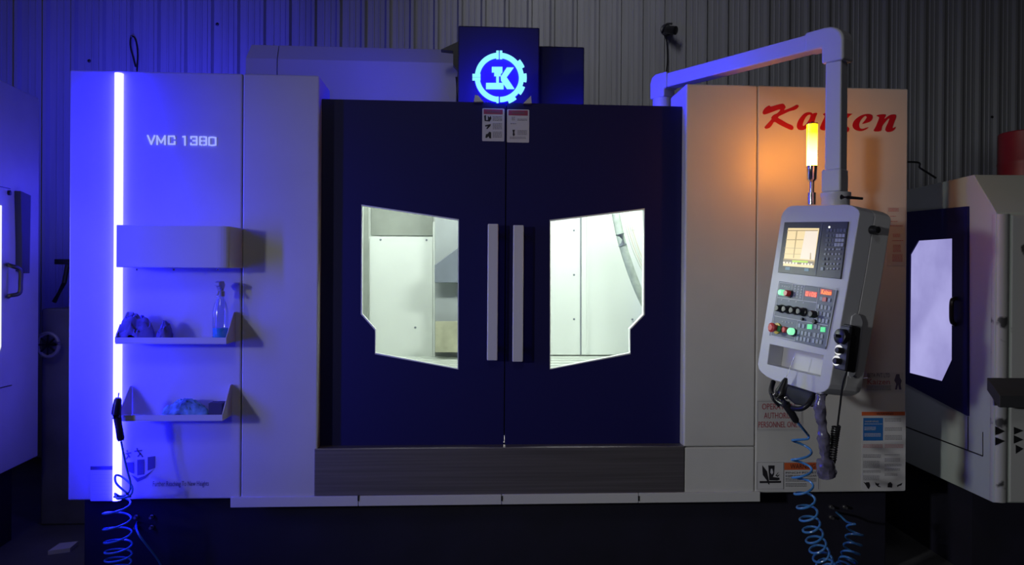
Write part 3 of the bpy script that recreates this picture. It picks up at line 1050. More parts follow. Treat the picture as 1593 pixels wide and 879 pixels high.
def rag(name, label, m, c, sx, sy, h, seed, fold=1.0):
    b = BM()
    N = 30
    vs = []
    for i in range(N):
        row = []
        for j in range(N):
            u, v_ = (i / (N - 1)) * 2 - 1, (j / (N - 1)) * 2 - 1
            r = math.sqrt(u * u + v_ * v_)
            ang = math.atan2(v_, u)
            rim = 1 + 0.18 * math.sin(3 * ang + seed) + 0.1 * math.sin(7 * ang + 2 * seed)
            q = V((u * 2.0, v_ * 2.0, seed))
            nz = 1 - abs(noise.noise(q * 1.1)) * 2.2
            n2 = 1 - abs(noise.noise(q * 2.7 + V((5, 1, 2)))) * 2.0
            k = max(0.0, 1 - (r / 1.05) ** 2)
            z = h * (k ** 0.55) * (0.72 + 0.20 * nz * fold + 0.14 * n2 * fold)
            s = min(1.0, 0.98 / max(r, 0.01)) if r > 0.98 else 1.0
            row.append(b.verts.new((c[0] + u * s * sx * rim, c[1] + v_ * s * sy, c[2] + max(z, 0.0) + 0.0015)))
        vs.append(row)
    for i in range(N - 1):
        for j in range(N - 1):
            b.faces.new((vs[i][j], vs[i + 1][j], vs[i + 1][j + 1], vs[i][j + 1]))
    bmesh.ops.remove_doubles(b, verts=b.verts, dist=1e-5)
    o = obj(name, b, m, smooth=True)
    s = o.modifiers.new('thick', 'SOLIDIFY'); s.thickness = 0.002; s.offset = 1
    return tag(o, label, 'rag')
FR = yplane(-0.065)
def fx(px, y=-0.065): return yplane(y).uv(px, 500)[0]
rag('cleaning_rag', 'dark crumpled rag on the upper shelf by the light strip', RAG1, (fx(212), -0.066, s1[2]), 0.070, 0.050, 0.098, 2.6, 1.6)
rag('cleaning_rag', 'small dark folded rag on the upper shelf, right of the larger rag', RAG1, (fx(257), -0.066, s1[2]), 0.024, 0.045, 0.075, 4.1, 1.5)
rag('cleaning_rag', 'teal and purple crumpled rag on the lower shelf', RAG2, (fx(287), -0.066, s2[2]), 0.088, 0.044, 0.070, 2.2, 1.3)
b = BM()
ua, ub = fx(328), fx(349)
box(b, ua, ub, -0.09, -0.03, s2[2] + 0.0005, s2[2] + 0.062)
o = obj('small_carton', b, mat('dark_carton', (0.05, 0.045, 0.08), 0.7), bevel=0.002)
tag(o, 'small dark carton at the right end of the lower shelf', 'box')
b = BM()
lathe(b, (fx(283), -0.075, s1[2]), (0, 0, 1), [(0, 0.007), (0.006, 0.007), (0.0065, 0.004), (0.012, 0.004)], 8)
tag(obj('loose_bolt', b, STEEL, smooth=True), 'single small bolt on the upper shelf between rag and spray bottle', 'bolt')

# spray bottle
bc = V((fx(343), -0.065, s1[2]))
SB = tag(empty('spray_bottle', bc), 'clear spray bottle with a little blue cleaner on the upper shelf', 'bottle')
zb_ = bc.z
H_ = FR.uv(343, 437)[1] - zb_
b = BM()
lathe(b, bc + V((0, 0, 0.0008)), (0, 0, 1), [(0, 0.029), (0.004, 0.032), (H_ * 0.50, 0.031), (H_ * 0.62, 0.024), (H_ * 0.70, 0.015), (H_ * 0.74, 0.013)], 20)
obj('bottle_body', b, BOTTLE, SB, smooth=True)
b = BM()
lathe(b, bc + V((0, 0, 0.002)), (0, 0, 1), [(0, 0.027), (0.003, 0.0295), (H_ * 0.22, 0.0293)], 20)
obj('cleaner_liquid', b, LIQ, SB, smooth=True)
b = BM()
lathe(b, bc + V((0, 0, H_ * 0.745)), (0, 0, 1), [(0, 0.016), (0.02, 0.016), (0.024, 0.012), (0.034, 0.012)], 16)
obj('screw_collar', b, SPRAYW, SB, smooth=True)
b = BM()
hz = zb_ + H_ * 0.745 + 0.034
sidep = Frame((bc.x, bc.y, 0), (0, -1, 0), (0, 0, 1))
prism(b, sidep, [(-0.030, hz + 0.012), (-0.014, hz - 0.004), (0.014, hz - 0.004), (0.030, hz + 0.010), (0.050, hz + 0.010), (0.050, hz + 0.024), (0.022, hz + 0.030), (-0.014, hz + 0.030)], -0.010, 0.010)
obj('spray_head', b, SPRAYW, SB, bevel=0.003)
b = BM()
tube(b, [bc + V((0, -0.022, hz - zb_ + 0.006)), bc + V((0, -0.030, hz - zb_ - 0.012)), bc + V((0, -0.042, hz - zb_ - 0.028))], 0.0045, 6)
obj('trigger', b, SPRAYW, SB, smooth=True)

# ------------------------------------------------------------------ air gun builder and left air gun
def air_gun(t, base, tip_dir, grip_dir, s=1.0, m=BLACK, nozzle=0.10):
    """base: where body and grip meet; tip_dir / grip_dir unit vectors."""
    a = V(tip_dir).normalized(); gdir = V(grip_dir).normalized()
    b = BM()
    tube(b, [base - a * 0.030 * s, base - a * 0.012 * s, base + a * 0.02 * s, base + a * 0.05 * s, base + a * 0.058 * s], [0.014 * s, 0.019 * s, 0.018 * s, 0.015 * s, 0.010 * s], 12)
    obj('gun_body', b, m, t, smooth=True)
    b = BM()
    tube(b, [base, base + gdir * 0.03 * s, base + gdir * 0.07 * s, base + gdir * 0.115 * s, base + gdir * 0.125 * s], [0.018 * s, 0.015 * s, 0.014 * s, 0.015 * s, 0.011 * s], 12)
    obj('grip', b, m, t, smooth=True)
    b = BM()
    tube(b, [base + a * 0.045 * s, base + a * (0.058 + nozzle) * s], 0.0028 * s, 8)
    obj('nozzle', b, STEEL, t, smooth=True)
    b = BM()
    lv = (a - gdir).normalized()
    side = (a * 0.6 + gdir).normalized()
    tube(b, [base + a * 0.03 * s + side * 0.022 * s, base + gdir * 0.05 * s + side * 0.028 * s, base + gdir * 0.09 * s + side * 0.026 * s], 0.005 * s, 6)
    obj('trigger_lever', b, m, t, smooth=True)
    return base + gdir * 0.125 * s

YG = -0.165
FG = yplane(YG)
g0 = FG.p(181, 640)
AGL = tag(empty('air_gun', FG.p(183, 690)), 'dark air gun hooked on the lower shelf over the blue light strip', 'air gun')
e0 = air_gun(AGL, g0, FG.p(184, 618) - g0, FG.p(189, 690) - g0, 0.95, BLACK, 0.02)
lead = spline([e0, FG.p(192, 705), FG.p(197, 728), FG.p(203, 752), FG.p(200, 766), FG.p(188, 772), FG.p(179, 768)] , 10)
FG2 = yplane(-0.10)
loop = spline([FG.p(179, 768), FG.p(184, 776, 0.03), FG.p(203, 770, 0.02), FG.p(205, 756, 0.0), FG.p(190, 742, -0.05), FG.p(180, 740, -0.04), FG.p(181, 752), FG.p(196, 766, 0.03)], 10)
FC = yplane(-0.11)
ax_pts = [FC.p(182, 776), FC.p(182, 810), FC.p(184, 850), FC.p(184, 885), FC.p(188, 905)]
hel = coil_points(ax_pts, [0.050, 0.052, 0.050, 0.046], [0.066, 0.060, 0.034, 0.026], 20, 2.2)
tail = spline([hel[-1], V((hel[-1].x + 0.06, -0.09, 0.03)), V((hel[-1].x + 0.16, 0.0, 0.09)), FC.p(215, 830), FB.p(213, 812)], 10)
b = BM()
tube(b, lead + loop[1:] + hel + tail[1:], 0.0042, 8)
hose = obj('air_hose', b, HOSEB, smooth=True)
tag(hose, 'coiled blue air hose hanging at the lower left end of the light strip', 'hose')

# ------------------------------------------------------------------ control pendant on its swing arm
PD = 3.10
PO = depth(1223.148, 345.051, PD)
pa, pb, pc = -1.274, -0.124, 0.077
M3 = Matrix.Rotation(pa, 3, 'Z') @ Matrix.Rotation(pb, 3, 'X') @ Matrix.Rotation(pc, 3, 'Y')
PF = Frame(PO, M3 @ V((1, 0, 0)), M3 @ V((0, 0, 1)))
CP = tag(empty('control_pendant', PF.p(1235, 600)), 'tilted lilac grey control pendant with lit screen, hung from a swing arm', 'control panel')
outline = [(1215.3, 337), (1217.5, 331), (1221, 326.6), (1225, 322.5), (1230.6, 320), (1317.6, 318), (1326, 320), (1332, 323.5), (1335.5, 327), (1337, 332),
           (1323.8, 414.7), (1290.8, 598), (1288, 604.5), (1282.8, 608.6), (1276, 611.2), (1269, 611.5), (1201, 590.4), (1192, 586), (1185, 580), (1180.5, 574.5), (1178.5, 567)]
op = pxpoly(PF, outline)
rec = pxpoly(PF, [(1197.5, 535.5), (1281, 553.5), (1275.5, 586), (1193.5, 566.5)])
TH = 0.15
RD = 0.07
b = BM()
prism(b, PF, op, -RD - 0.001, 0.0, [rec])
fs = obj('front_shell', b, PEND, CP)
cenp = V((sum(p[0] for p in op) / len(op), sum(p[1] for p in op) / len(op)))
bev = fs.modifiers.new('bevel', 'BEVEL'); bev.width = 0.003; bev.segments = 2; bev.limit_method = 'ANGLE'; bev.angle_limit = math.radians(50)
b = BM()
prism(b, PF, op, -TH, -RD - 0.0012)
obj('rear_shell', b, PENDB, CP, bevel=0.008, seg=3)
um = max(p[0] for p in op)
# lower step box behind the front bottom edge
SF = Frame(PF.at(um - 0.0005, 0, 0), -PF.n, PF.ay)         # right side face: u runs backwards
def sidepx(px, py, d=0.0): return SF.uv(px, py, d)
b = BM()
lathe(b, SF.p(1356, 357.5, 0.0), SF.n, [(0, 0.016), (0.010, 0.016), (0.014, 0.013), (0.03, 0.012), (0.032, 0.009)], 18)
obj('side_knob', b, BLACK, CP, smooth=True)
# screen unit
bq = pxpoly(PF, [(1222, 346), (1321.5, 345), (1309.5, 434.5), (1211.5, 424)])
b = BM()
prism(b, PF, bq, 0.0003, 0.006)
su = obj('screen_unit', b, BEZEL, CP, bevel=0.002)
PS = PF.off(0.0062)
def pq(name, pts, m, par, d0=0.0, d1=0.0008, fr=PS):
    b = BM()
    prism(b, fr, pxpoly(fr, pts), d0, d1)
    return obj(name, b, m, par)
zq = lambda x, y: (1200 + x * 0.11374, 340 + y * 0.11374)
pq('display', [zq(*p) for p in [(232, 130), (655, 132), (578, 678), (160, 645)]], SCR, su)
pq('display_window', [zq(*p) for p in [(470, 165), (640, 165), (590, 565), (395, 548)]], SCRW, su, 0.0009, 0.0012)
b = BM()
for q in [[(222, 158), (640, 158), (638, 172), (220, 172)], [(205, 285), (440, 285), (438, 296), (203, 296)], [(345, 170), (360, 170), (310, 540), (300, 540)],
          [(183, 400), (415, 405), (414, 410), (182, 405)], [(172, 480), (405, 486), (404, 491), (171, 485)],
          [(170, 545), (590, 575), (588, 590), (168, 560)], [(535, 470), (545, 470), (545, 560), (528, 560)]]:
    prism(b, PS, pxpoly(PS, [zq(*p) for p in q]), 0.0009, 0.0014)
obj('display_lines', b, SCRL, su)
pq('status_strip', [zq(*p) for p in [(168, 560), (588, 592), (582, 640), (162, 610)]], SCRD, su, 0.0009, 0.0014)
pq('status_bar', [zq(*p) for p in [(290, 572), (505, 582), (502, 606), (287, 596)]], SCRG, su, 0.0015, 0.0019)
b = BM()
for k in range(10):
    if k == 5: continue
    x_ = 178 + k * 41.5; y_ = 602 + k * 2.9
    prism(b, PS, pxpoly(PS, [zq(*p) for p in [(x_ - 12, y_ - 12), (x_ + 14, y_ - 12), (x_ + 12, y_ + 14), (x_ - 14, y_ + 14)]]), 0.0015, 0.0019)
tag(obj('screen_icons', b, SCRW, su), kind='stuff')
for q in ([(195, 660), (258, 665), (253, 705), (190, 700)], [(455, 678), (515, 683), (510, 722), (450, 717)]):
    pq('screen_tag', [zq(*p) for p in q], SCRT, su)
pq('divider', [zq(*p) for p in [(692, 62), (703, 62), (612, 770), (598, 768)]], KEYD, su)
b = BM()
lathe(b, PS.p(*zq(795, 118), 0.0), PS.n, [(0, 0.004), (0.002, 0.004)], 10)
obj('status_light', b, WHITEL, su)
rows = [(163, [(780, KEYD), (825, KEYD), (872, KEYD), (918, KEYD), (962, KEYD), (1008, KEYD)]),
        (235, [(770, KEYD), (815, KEYD), (860, KEYD), (905, KEYL), (948, KEYL), (992, KEYL)]),
        (298, [(765, KEYD), (808, KEYD), (850, KEYD), (895, KEYL), (938, KEYL), (982, KEYL)]),
        (360, [(758, KEYD), (800, KEYD), (840, KEYD), (884, KEYL), (928, KEYL), (972, KEYL)]),
        (422, [(752, KEYL), (800, KEYL), (852, KEYL), (905, KEYL), (942, KEYL)]),
        (487, [(740, KEYL), (790, KEYL), (842, KEYL), (890, KEYL), (935, KEYL)]),
        (552, [(720, KEYD), (770, KEYD), (882, KEYL), (928, KEYL)]),
        (622, [(720, KEYD), (772, KEYL), (820, KEYL), (866, KEYL), (915, KEYL)]),
        (688, [(700, KEYM), (775, KEYL), (818, KEYL), (862, KEYL), (912, KEYL)])]
groups = {}
for y_, ks in rows:
    for x_, km in ks:
        big = (y_ < 400 and x_ > 880) or km is KEYM
        w_, h_ = (19, 22) if big else ((13, 12) if km is KEYL else (17, 18))
        groups.setdefault(km.name, (km, []))[1].append((x_, y_, w_, h_))
for nm, (km, ks) in groups.items():
    b = BM()
    for x_, y_, w_, h_ in ks:
        prism(b, PS, pxpoly(PS, [zq(*p) for p in [(x_ - w_ + 2, y_ - h_), (x_ + w_ + 2, y_ - h_), (x_ + w_ - 2, y_ + h_), (x_ - w_ - 2, y_ + h_)]]), 0.0, 0.003)
    tag(obj('keypad', b, km, su), kind='stuff')
# operator panel
b = BM()
prism(b, PF, pxpoly(PF, [(1213.5, 437.5), (1304.5, 452), (1285.5, 543.5), (1198, 522)]), 0.0003, 0.005)
ou = obj('operator_panel', b, OPP, CP, bevel=0.0015)
PP = PF.off(0.0052)
zo = lambda x, y: (1180 + x * 0.12511, 430 + y * 0.12511)
b = BM()
for l in [[(265, 75), (970, 150)], [(265, 75), (155, 735)], [(240, 262), (720, 325)], [(195, 490), (860, 612)], [(155, 735), (455, 800)], [(970, 150), (840, 870)],
          [(425, 95), (405, 270)], [(575, 110), (550, 298)], [(755, 128), (690, 575)], [(490, 545), (445, 800)]]:
    q = [V(PP.uv(*zo(*p))) for p in l]
    t_ = (q[1] - q[0]).normalized(); nn = V((-t_.y, t_.x)) * 0.0013
    prism(b, PP, [tuple(q[0] + nn), tuple(q[0] - nn), tuple(q[1] - nn), tuple(q[1] + nn)], 0.0, 0.0006)
obj('panel_lines', b, LINE, ou)
def disc(name, px, py, L, r, m, par=ou, prof=None, seg=16):
    c = PP.p(px, py, L) - PP.n * L
    b = BM()
    lathe(b, c, PP.n, prof or [(0, r), (L * 0.85, r), (L, r * 0.8)], seg)
    return obj(name, b, m, par, smooth=True)
def zd(x, y): return zo(x, y)
disc('lamp_button', *zd(258, 195), 0.022, 0.0115, GREENW)
disc('rotary_knob', *zd(385, 215), 0.004, 0.016, BLACK)
disc('red_button', *zd(330, 205), 0.022, 0.0125, ESTOP)
for x_, y_ in ((212, 392), (300, 403), (392, 418), (480, 432)):
    disc('rotary_knob', *zd(x_ + 6, y_), 0.032, 0.0135, BLACK, prof=[(0, 0.0165), (0.008, 0.0165), (0.010, 0.0135), (0.030, 0.0125), (0.032, 0.010)])
disc('lit_knob', *zd(538, 442), 0.012, 0.0125, REDK)
disc('rotary_knob', *zd(640, 465), 0.026, 0.0135, BLACK)
disc('emergency_collar', *zd(222, 645), 0.006, 0.022, YEL)
disc('emergency_stop', *zd(142, 632), 0.040, 0.019, ESTOP, prof=[(0, 0.012), (0.022, 0.012), (0.024, 0.018), (0.034, 0.019), (0.040, 0.012)])
disc('green_button', *zd(243, 650), 0.014, 0.012, GREENB)
disc('red_button', *zd(305, 660), 0.014, 0.012, ESTOP)
disc('lamp_collar', *zd(425, 695), 0.006, 0.0165, BLACK)
disc('lamp_button', *zd(376, 680), 0.024, 0.0135, GREENW)
disc('key_switch', *zd(530, 530), 0.010, 0.006, BLACK)
disc('key_switch', *zd(680, 560), 0.012, 0.009, BLACK)
def keyq(x, y, w, h): return [zo(*p) for p in [(x - w + 3, y - h), (x + w + 3, y - h + 3), (x + w - 3, y + h + 3), (x - w - 3, y + h)]]
pq('green_lit_key', keyq(640, 625, 26, 30), GREENL, ou, 0, 0.004, PP)
pq('green_lit_key', keyq(806, 660, 26, 30), GREENL, ou, 0, 0.004, PP)
pq('red_key', keyq(826, 285, 24, 26), ESTOP, ou, 0, 0.004, PP)
b = BM()
ks = []
for r_, (y0, xs) in enumerate([(372, (748, 793, 838, 884)), (455, (735, 780, 825, 870)), (535, (725, 765, 808, 852)), (610, (512, 562, 718, 760)), (695, (505, 548, 592, 637, 702, 748, 792)), (768, (490, 533, 577, 622, 687, 732, 778))]):
    for i, x_ in enumerate(xs):
        ks.append((x_, y0 + i * 8, 15, 24))
ks += [(785, 275, 14, 22), (885, 295, 14, 22)]
for q in ks:
    prism(b, PP, pxpoly(PP, keyq(*q)), 0, 0.003)
tag(obj('panel_keys', b, KEYM, ou), kind='stuff')
b = BM()
for i in range(3):
    for j in range(5):
        prism(b, PP, pxpoly(PP, keyq(462 + i * 40 - j * 5, 120 + j * 33 + i * 5, 8, 9)), 0, 0.001)
for i in range(4):
    for q in ((300 + i * 28, 118 + i * 4), (290 + i * 90, 290 + i * 12), (300 + i * 40, 560 + i * 6)):
        prism(b, PP, pxpoly(PP, keyq(q[0], q[1], 8, 7)), 0, 0.001)
tag(obj('panel_print', b, KEYL, ou), kind='stuff')
pq('digit_window', [zo(*p) for p in [(585, 175), (732, 195), (722, 265), (575, 245)]], REDG, ou, 0, 0.0008, PP)
PT = PP.off(0.001)
def seg7(b, ch, x, y, w, h):
    S = {'0': 'abcdef', '1': 'bc', '5': 'afgcd'}[ch]
    P = {'a': ((0, 0), (w, 4)), 'b': ((w, 4), (w - 4, h / 2)), 'c': ((w - 4, h / 2), (w - 8, h)), 'd': ((-8, h - 3), (w - 8, h)), 'e': ((-4, h / 2), (-8, h - 3)), 'f': ((0, 0), (-4, h / 2)), 'g': ((-4, h / 2), (w - 4, h / 2 + 2))}
    for s in S:
        q = [V(PT.uv(*zo(x + P[s][k][0], y + P[s][k][1]))) for k in (0, 1)]
        t_ = (q[1] - q[0]).normalized(); nn = V((-t_.y, t_.x)) * 0.0016
        prism(b, PT, [tuple(q[0] + nn), tuple(q[0] - nn), tuple(q[1] - nn), tuple(q[1] + nn)], 0, 0.0008)
b = BM()
for ch, x_, y_ in (('0', 598, 194), ('1', 625, 198), ('0', 668, 203), ('5', 700, 207)):
    seg7(b, ch, x_, y_, 22, 45)
obj('led_digits', b, REDL, ou)
pq('name_window', [zo(*p) for p in [(775, 155), (915, 172), (905, 240), (765, 222)]], REDG, ou, 0, 0.0008, PP)
b = BM()
q0 = PT.uv(*zo(782, 218)); q1 = PT.uv(*zo(912, 190))
text_bm(b, 'Kaizen', PT, q0[0], q0[1], q1[0], q1[1] + 0.004, 0.0002)
obj('lit_name', b, ORL, ou)
# black grip below the front
b = BM()
GF = PF.off(-0.03)
tube(b, spline([PF.p(1203, 594, -0.03), PF.p(1200, 610, 0.005), PF.p(1212, 626, 0.03), PF.p(1240, 636, 0.03), PF.p(1256, 630, 0.02), PF.p(1268, 612, -0.03)], 6), 0.010, 10)
obj('grip_bar', b, BLACK, CP, smooth=True)
b = BM()
prism(b, PF, pxpoly(PF, [(1204, 592), (1270, 611), (1250, 632), (1222, 628), (1206, 615)]), -0.06, -0.045)
obj('holster_plate', b, BLACK, CP, bevel=0.004)

# post, collar, lever
def vprism(name, px0, px1, zbot, ztop, D, m, par, half, rot=0.0, bev=0.006):
    c = depth((px0 + px1) / 2, 300, D)
    fr = Frame((c.x, c.y, 0), (math.cos(pa + rot), math.sin(pa + rot), 0), (-math.sin(pa + rot), math.cos(pa + rot), 0))
    b = BM()
    prism(b, fr, [(-half, -half), (half, -half), (half, half), (-half, half)], zbot, ztop)
    return obj(name, b, m, par, bevel=bev, seg=3)
DP = 3.0
zP = lambda py: depth(1300, py, DP).z
ROTP = 0.42
pc_ = depth(1300, 300, DP)
vprism('post', 1283, 1317, zP(272), zP(98), DP, ARMP, CP, 0.0315, ROTP)
vprism('post_collar', 1278, 1319, zP(300), zP(264), DP, ARMP, CP, 0.038, ROTP, 0.008)
b = BM()
lathe(b, V((pc_.x, pc_.y, zP(322))), (0, 0, 1), [(0, 0.052), (0.035, 0.052), (0.042, 0.056), (0.054, 0.056), (0.056, 0.05)], 28)
obj('swivel_flange', b, ARMP, CP, smooth=True)
b = BM()
tube(b, [depth(1309, 306.5, DP - 0.07), depth(1318, 307, DP - 0.09), depth(1342, 309, DP - 0.09)], [0.010, 0.006, 0.005], 8)
obj('clamp_lever', b, BLACK, CP, smooth=True)
# arm
zA = depth(1298, 59, DP).z
far = depth(1033, 132, 3.70); far.z = zA - 0.0
near = V((pc_.x, pc_.y, zA))
dv = (near - far); dv.z = 0; dv.normalize()
sv = V((dv.y, -dv.x, 0))
AF = Frame(far, sv, V((0, 0, 1)))
Ln = (V((near.x, near.y, 0)) - V((far.x, far.y, 0))).length
def arm_box(name, a0, a1, hw, hh, zc=0.0, bev=0.006):
    b = BM()
    P_ = lambda a, s, z: far + dv * a + sv * s + V((0, 0, z + zc))
    hexa(b, [P_(a0, -hw, -hh), P_(a0, hw, -hh), P_(a0, hw, hh), P_(a0, -hw, hh)], [P_(a1, -hw, -hh), P_(a1, hw, -hh), P_(a1, hw, hh), P_(a1, -hw, hh)])
    return obj(name, b, ARMP, CP, bevel=bev, seg=3)
arm_box('arm', -0.02, Ln - 0.03, 0.033, 0.033)
# near elbow: rounded box section turning down
ef = Frame(near, dv, V((0, 0, 1)))
b = BM()
R_ = 0.045
pl = [(-0.115, -0.036), (-0.115, 0.040)]
pl += [(0.048 - 0.075 + 0.075 * math.sin(math.radians(k * 15)), 0.040 - 0.06 + 0.06 * math.cos(math.radians(k * 15))) for k in range(7)]
pl += [(0.048, zP(99) - zA), (-0.042, zP(99) - zA), (-0.042, -0.036)]
prism(b, ef, pl, -0.04, 0.04)
obj('arm_elbow', b, ARMP, CP, bevel=0.010, seg=3)
# far elbow on its swivel base behind the doors
b = BM()
ef2 = Frame(far, dv, V((0, 0, 1)))
pl = [(0.05, 0.040), (-0.02, 0.040), (-0.045, 0.028), (-0.055, 0.0), (-0.055, -0.075), (0.035, -0.075), (0.035, -0.036), (0.05, -0.036)]
prism(b, ef2, pl, -0.04, 0.04)
obj('base_elbow', b, ARMP, CP, bevel=0.008, seg=3)
b = BM()
lathe(b, V((far.x, far.y, 2.0915)) - dv * 0.01, (0, 0, 1), [(0, 0.06), (0.03, 0.06), (0.03, 0.045), (zA - 0.075 - 2.0915, 0.045)], 24)
obj('swivel_base', b, ARMP, CP, smooth=True)

# amber beacon
BD = 3.14
bc_ = depth(1262.5, 317, BD)
zb = lambda py: depth(1262.5, py, BD).z
BC = tag(empty('signal_beacon', bc_), 'glowing amber signal beacon on a chrome stem beside the pendant post', 'beacon')
at = lambda py: V((bc_.x, bc_.y, zb(py)))
b = BM()
lathe(b, at(318.5), (0, 0, 1), [(0, 0.017), (zb(300) - zb(318.5), 0.017), (zb(299) - zb(318.5), 0.010), (zb(283) - zb(318.5), 0.010), (zb(279) - zb(318.5), 0.019), (zb(258) - zb(318.5), 0.0215)], 24)
obj('stem', b, CHROME, BC, smooth=True)
b = BM()
lathe(b, at(257.5), (0, 0, 1), [(0, 0.0205), (zb(194) - zb(257.5), 0.0205)], 24)
obj('lamp_lens', b, BEACON, BC, smooth=True)
b = BM()
lathe(b, at(193.7), (0, 0, 1), [(0, 0.0225), (0.004, 0.0225), (0.005, 0.006), (0.010, 0.004)], 24)
obj('lens_cap', b, BLACK, BC, smooth=True)

# ------------------------------------------------------------------ handwheel unit on the right side of the pendant
HW = tag(empty('handwheel_remote', SF.p(1318, 580, 0.03)), 'black handheld jog wheel remote docked on the pendant side', 'remote')
b = BM()
hp = [sidepx(*q) for q in [(1322, 500), (1324, 491), (1330, 487), (1337, 490), (1341, 500), (1334, 560), (1329, 582), (1322, 588), (1318, 584)]]
prism(b, SF, hp, 0.0005, 0.006)
obj('dock_plate', b, PEND, CP, bevel=0.002)
b = BM()
prism(b, SF, [SF.uv(*q, 0.04) for q in [(1322, 505), (1337, 509), (1333, 545), (1328, 580), (1313, 577), (1317, 540)]], 0.0075, 0.05)
hb = obj('remote_body', b, BLACK, HW, bevel=0.006, seg=3)
# face of the remote turns to the operator like the pendant front
HF = Frame(SF.p(1315, 540, 0.05) , PF.ax, PF.ay)
fq = [HF.uv(*q) for q in [(1308, 506), (1322, 508), (1314, 577), (1297.5, 573)]]
b = BM()
prism(b, HF, fq, -0.012, 0.0)
hf = obj('remote_face', b, BEZEL, HW, bevel=0.003)
def hdisc(name, px, py, L, r, m, prof=None):
    c = HF.p(px, py, L) - HF.n * L
    b = BM()
    lathe(b, c, HF.n, prof or [(0, r), (L * 0.9, r), (L, r * 0.85)], 20)
    return obj(name, b, m, hf, smooth=True)
hdisc('jog_wheel', 1305, 523, 0.022, 0.027, BLACK)
hdisc('wheel_crank', 1298.5, 522, 0.045, 0.006, BLACK)
for px, py in ((1304.5, 544.5), (1301, 561)):
    c = HF.p(px, py, 0.0008)
    b = BM()
    lathe(b, c - HF.n * 0.0006, HF.n, [(0, 0.0185), (0.0012, 0.0185)], 20)
    obj('lit_dial', b, WDIAL, hf)
    hdisc('selector_knob', px - 3.0, py + 0.2, 0.026, 0.011, BLACK)
# cable from the remote, coil and loose cable bundle in film
cpts = spline([SF.p(1317, 578, 0.03), SF.p(1311, 600, 0.02), SF.p(1307, 630, 0.0), SF.p(1303, 662, -0.02)], 10)
axp = [SF.p(1301, 663, -0.02), SF.p(1297, 690, -0.03), SF.p(1294, 718, -0.03)]
b = BM()
hel = coil_points(axp, [0.013, 0.013], [0.009, 0.009], 12)
tail = spline([hel[-1], SF.p(1292, 735, -0.03), SF.p(1286, 741, -0.03), SF.p(1281, 730, -0.03)], 6)
tube(b, cpts + hel + tail[1:], 0.0035, 6)
tag(obj('remote_cable', b, BLACK, smooth=True), 'black spiral cable hanging below the jog wheel remote', 'cable')
WP = [SF.p(*q, -0.03) for q in [(1277, 612), (1276, 640), (1280, 670), (1283, 700), (1284, 722), (1287, 742)]]
b = BM()
sp = spline(WP, 10)
nsp = len(sp)
rr_ = []
for i in range(nsp):
    f_ = i / (nsp - 1)
    rr_.append(0.014 + 0.007 * abs(math.sin(f_ * 9)) + (0.012 if f_ > 0.72 else 0.0) - (0.012 if f_ > 0.985 else 0))
tube(b, sp, rr_, 14)
for v_ in b.verts:
    v_.co += V((noise.noise(v_.co * 60), noise.noise(v_.co * 60 + V((9, 0, 0))), 0)) * 0.006
tag(obj('wrapped_cable_bundle', b, FILM, smooth=True), 'cable bundle wrapped in crumpled plastic film hanging under the pendant', 'cable')
b = BM()
tube(b, spline([SF.p(1328, 584, 0.004), SF.p(1338, 588, -0.03), SF.p(1349, 588, -0.10)], 6), 0.002, 6)
tag(obj('thin_wire', b, STEEL, smooth=True), 'thin metal wire sticking out beside the service label', 'wire')

# ------------------------------------------------------------------ right air gun and its coil
GD = (PF.p(1225, 590, 0.055) - CAM).dot(FW)
gd = lambda px, py, D=GD: depth(px, py, D)
AG = tag(empty('air_gun', gd(1240, 655)), 'black air gun with a thin nozzle holstered under the control pendant', 'air gun')
bs = gd(1214, 615)
gr = gd(1239, 652) - bs
b = BM()
tube(b, [bs + V((-0.020, 0, -0.008)), bs + V((0.0, 0, 0.006)), gd(1217, 604), gd(1221, 593), gd(1223, 588)], [0.012, 0.022, 0.017, 0.011, 0.006], 12)
obj('gun_body', b, BLACK, AG, smooth=True)
b = BM()
tube(b, [bs, gd(1222, 628), gd(1232, 644), gd(1238, 654), gd(1240, 657)], [0.020, 0.016, 0.014, 0.013, 0.008], 12)
obj('grip', b, BLACK, AG, smooth=True)
b = BM()
tube(b, [gd(1222, 590), gd(1235, 556)], 0.0028, 8)
obj('nozzle', b, STEEL, AG, smooth=True)
for px, py in ((1205, 614), (1222.5, 619)):
    b = BM()
    lathe(b, gd(px, py, GD - 0.018), (-0.3, -1, 0.1), [(0, 0.007), (0.006, 0.007), (0.008, 0.004)], 12)
    obj('valve_button', b, CHROME, AG, smooth=True)
b = BM()
tube(b, spline([gd(1199, 612, GD - 0.01), gd(1203, 622, GD - 0.02), gd(1212, 632, GD - 0.02)], 6), 0.005, 8)
obj('trigger_lever', b, BLACK, AG, smooth=True)
b = BM()
lead = spline([gd(1240, 656), gd(1250, 668, GD + 0.03), gd(1258, 678, 3.0)], 8)
axp = [gd(1248, 682, 3.03), gd(1247, 715, 3.035), gd(1250, 760, 3.04), gd(1261, 815, 3.06), gd(1279, 868, 3.10), gd(1298, 897, 3.16), gd(1317, 878, 3.22), gd(1327, 846, 3.26), gd(1331, 818, 3.29)]
hel = coil_points(axp, [0.036, 0.037, 0.036, 0.035, 0.034, 0.034, 0.033], [0.080, 0.066, 0.05, 0.046, 0.034, 0.034, 0.044], 20, 2.6)
fit = FB.p(1301, 797)
tail = spline([hel[-1], gd(1318, 812, 3.42), gd(1308, 803, 3.47), fit], 8)
lead2 = spline([lead[-1], gd(1256, 683, 3.0), hel[1]], 5)
tube(b, lead + lead2[1:] + hel[2:] + tail[1:], 0.0048, 8)
tag(obj('air_hose', b, HOSEB, smooth=True), 'coiled blue air hose looping down below the control pendant', 'hose')

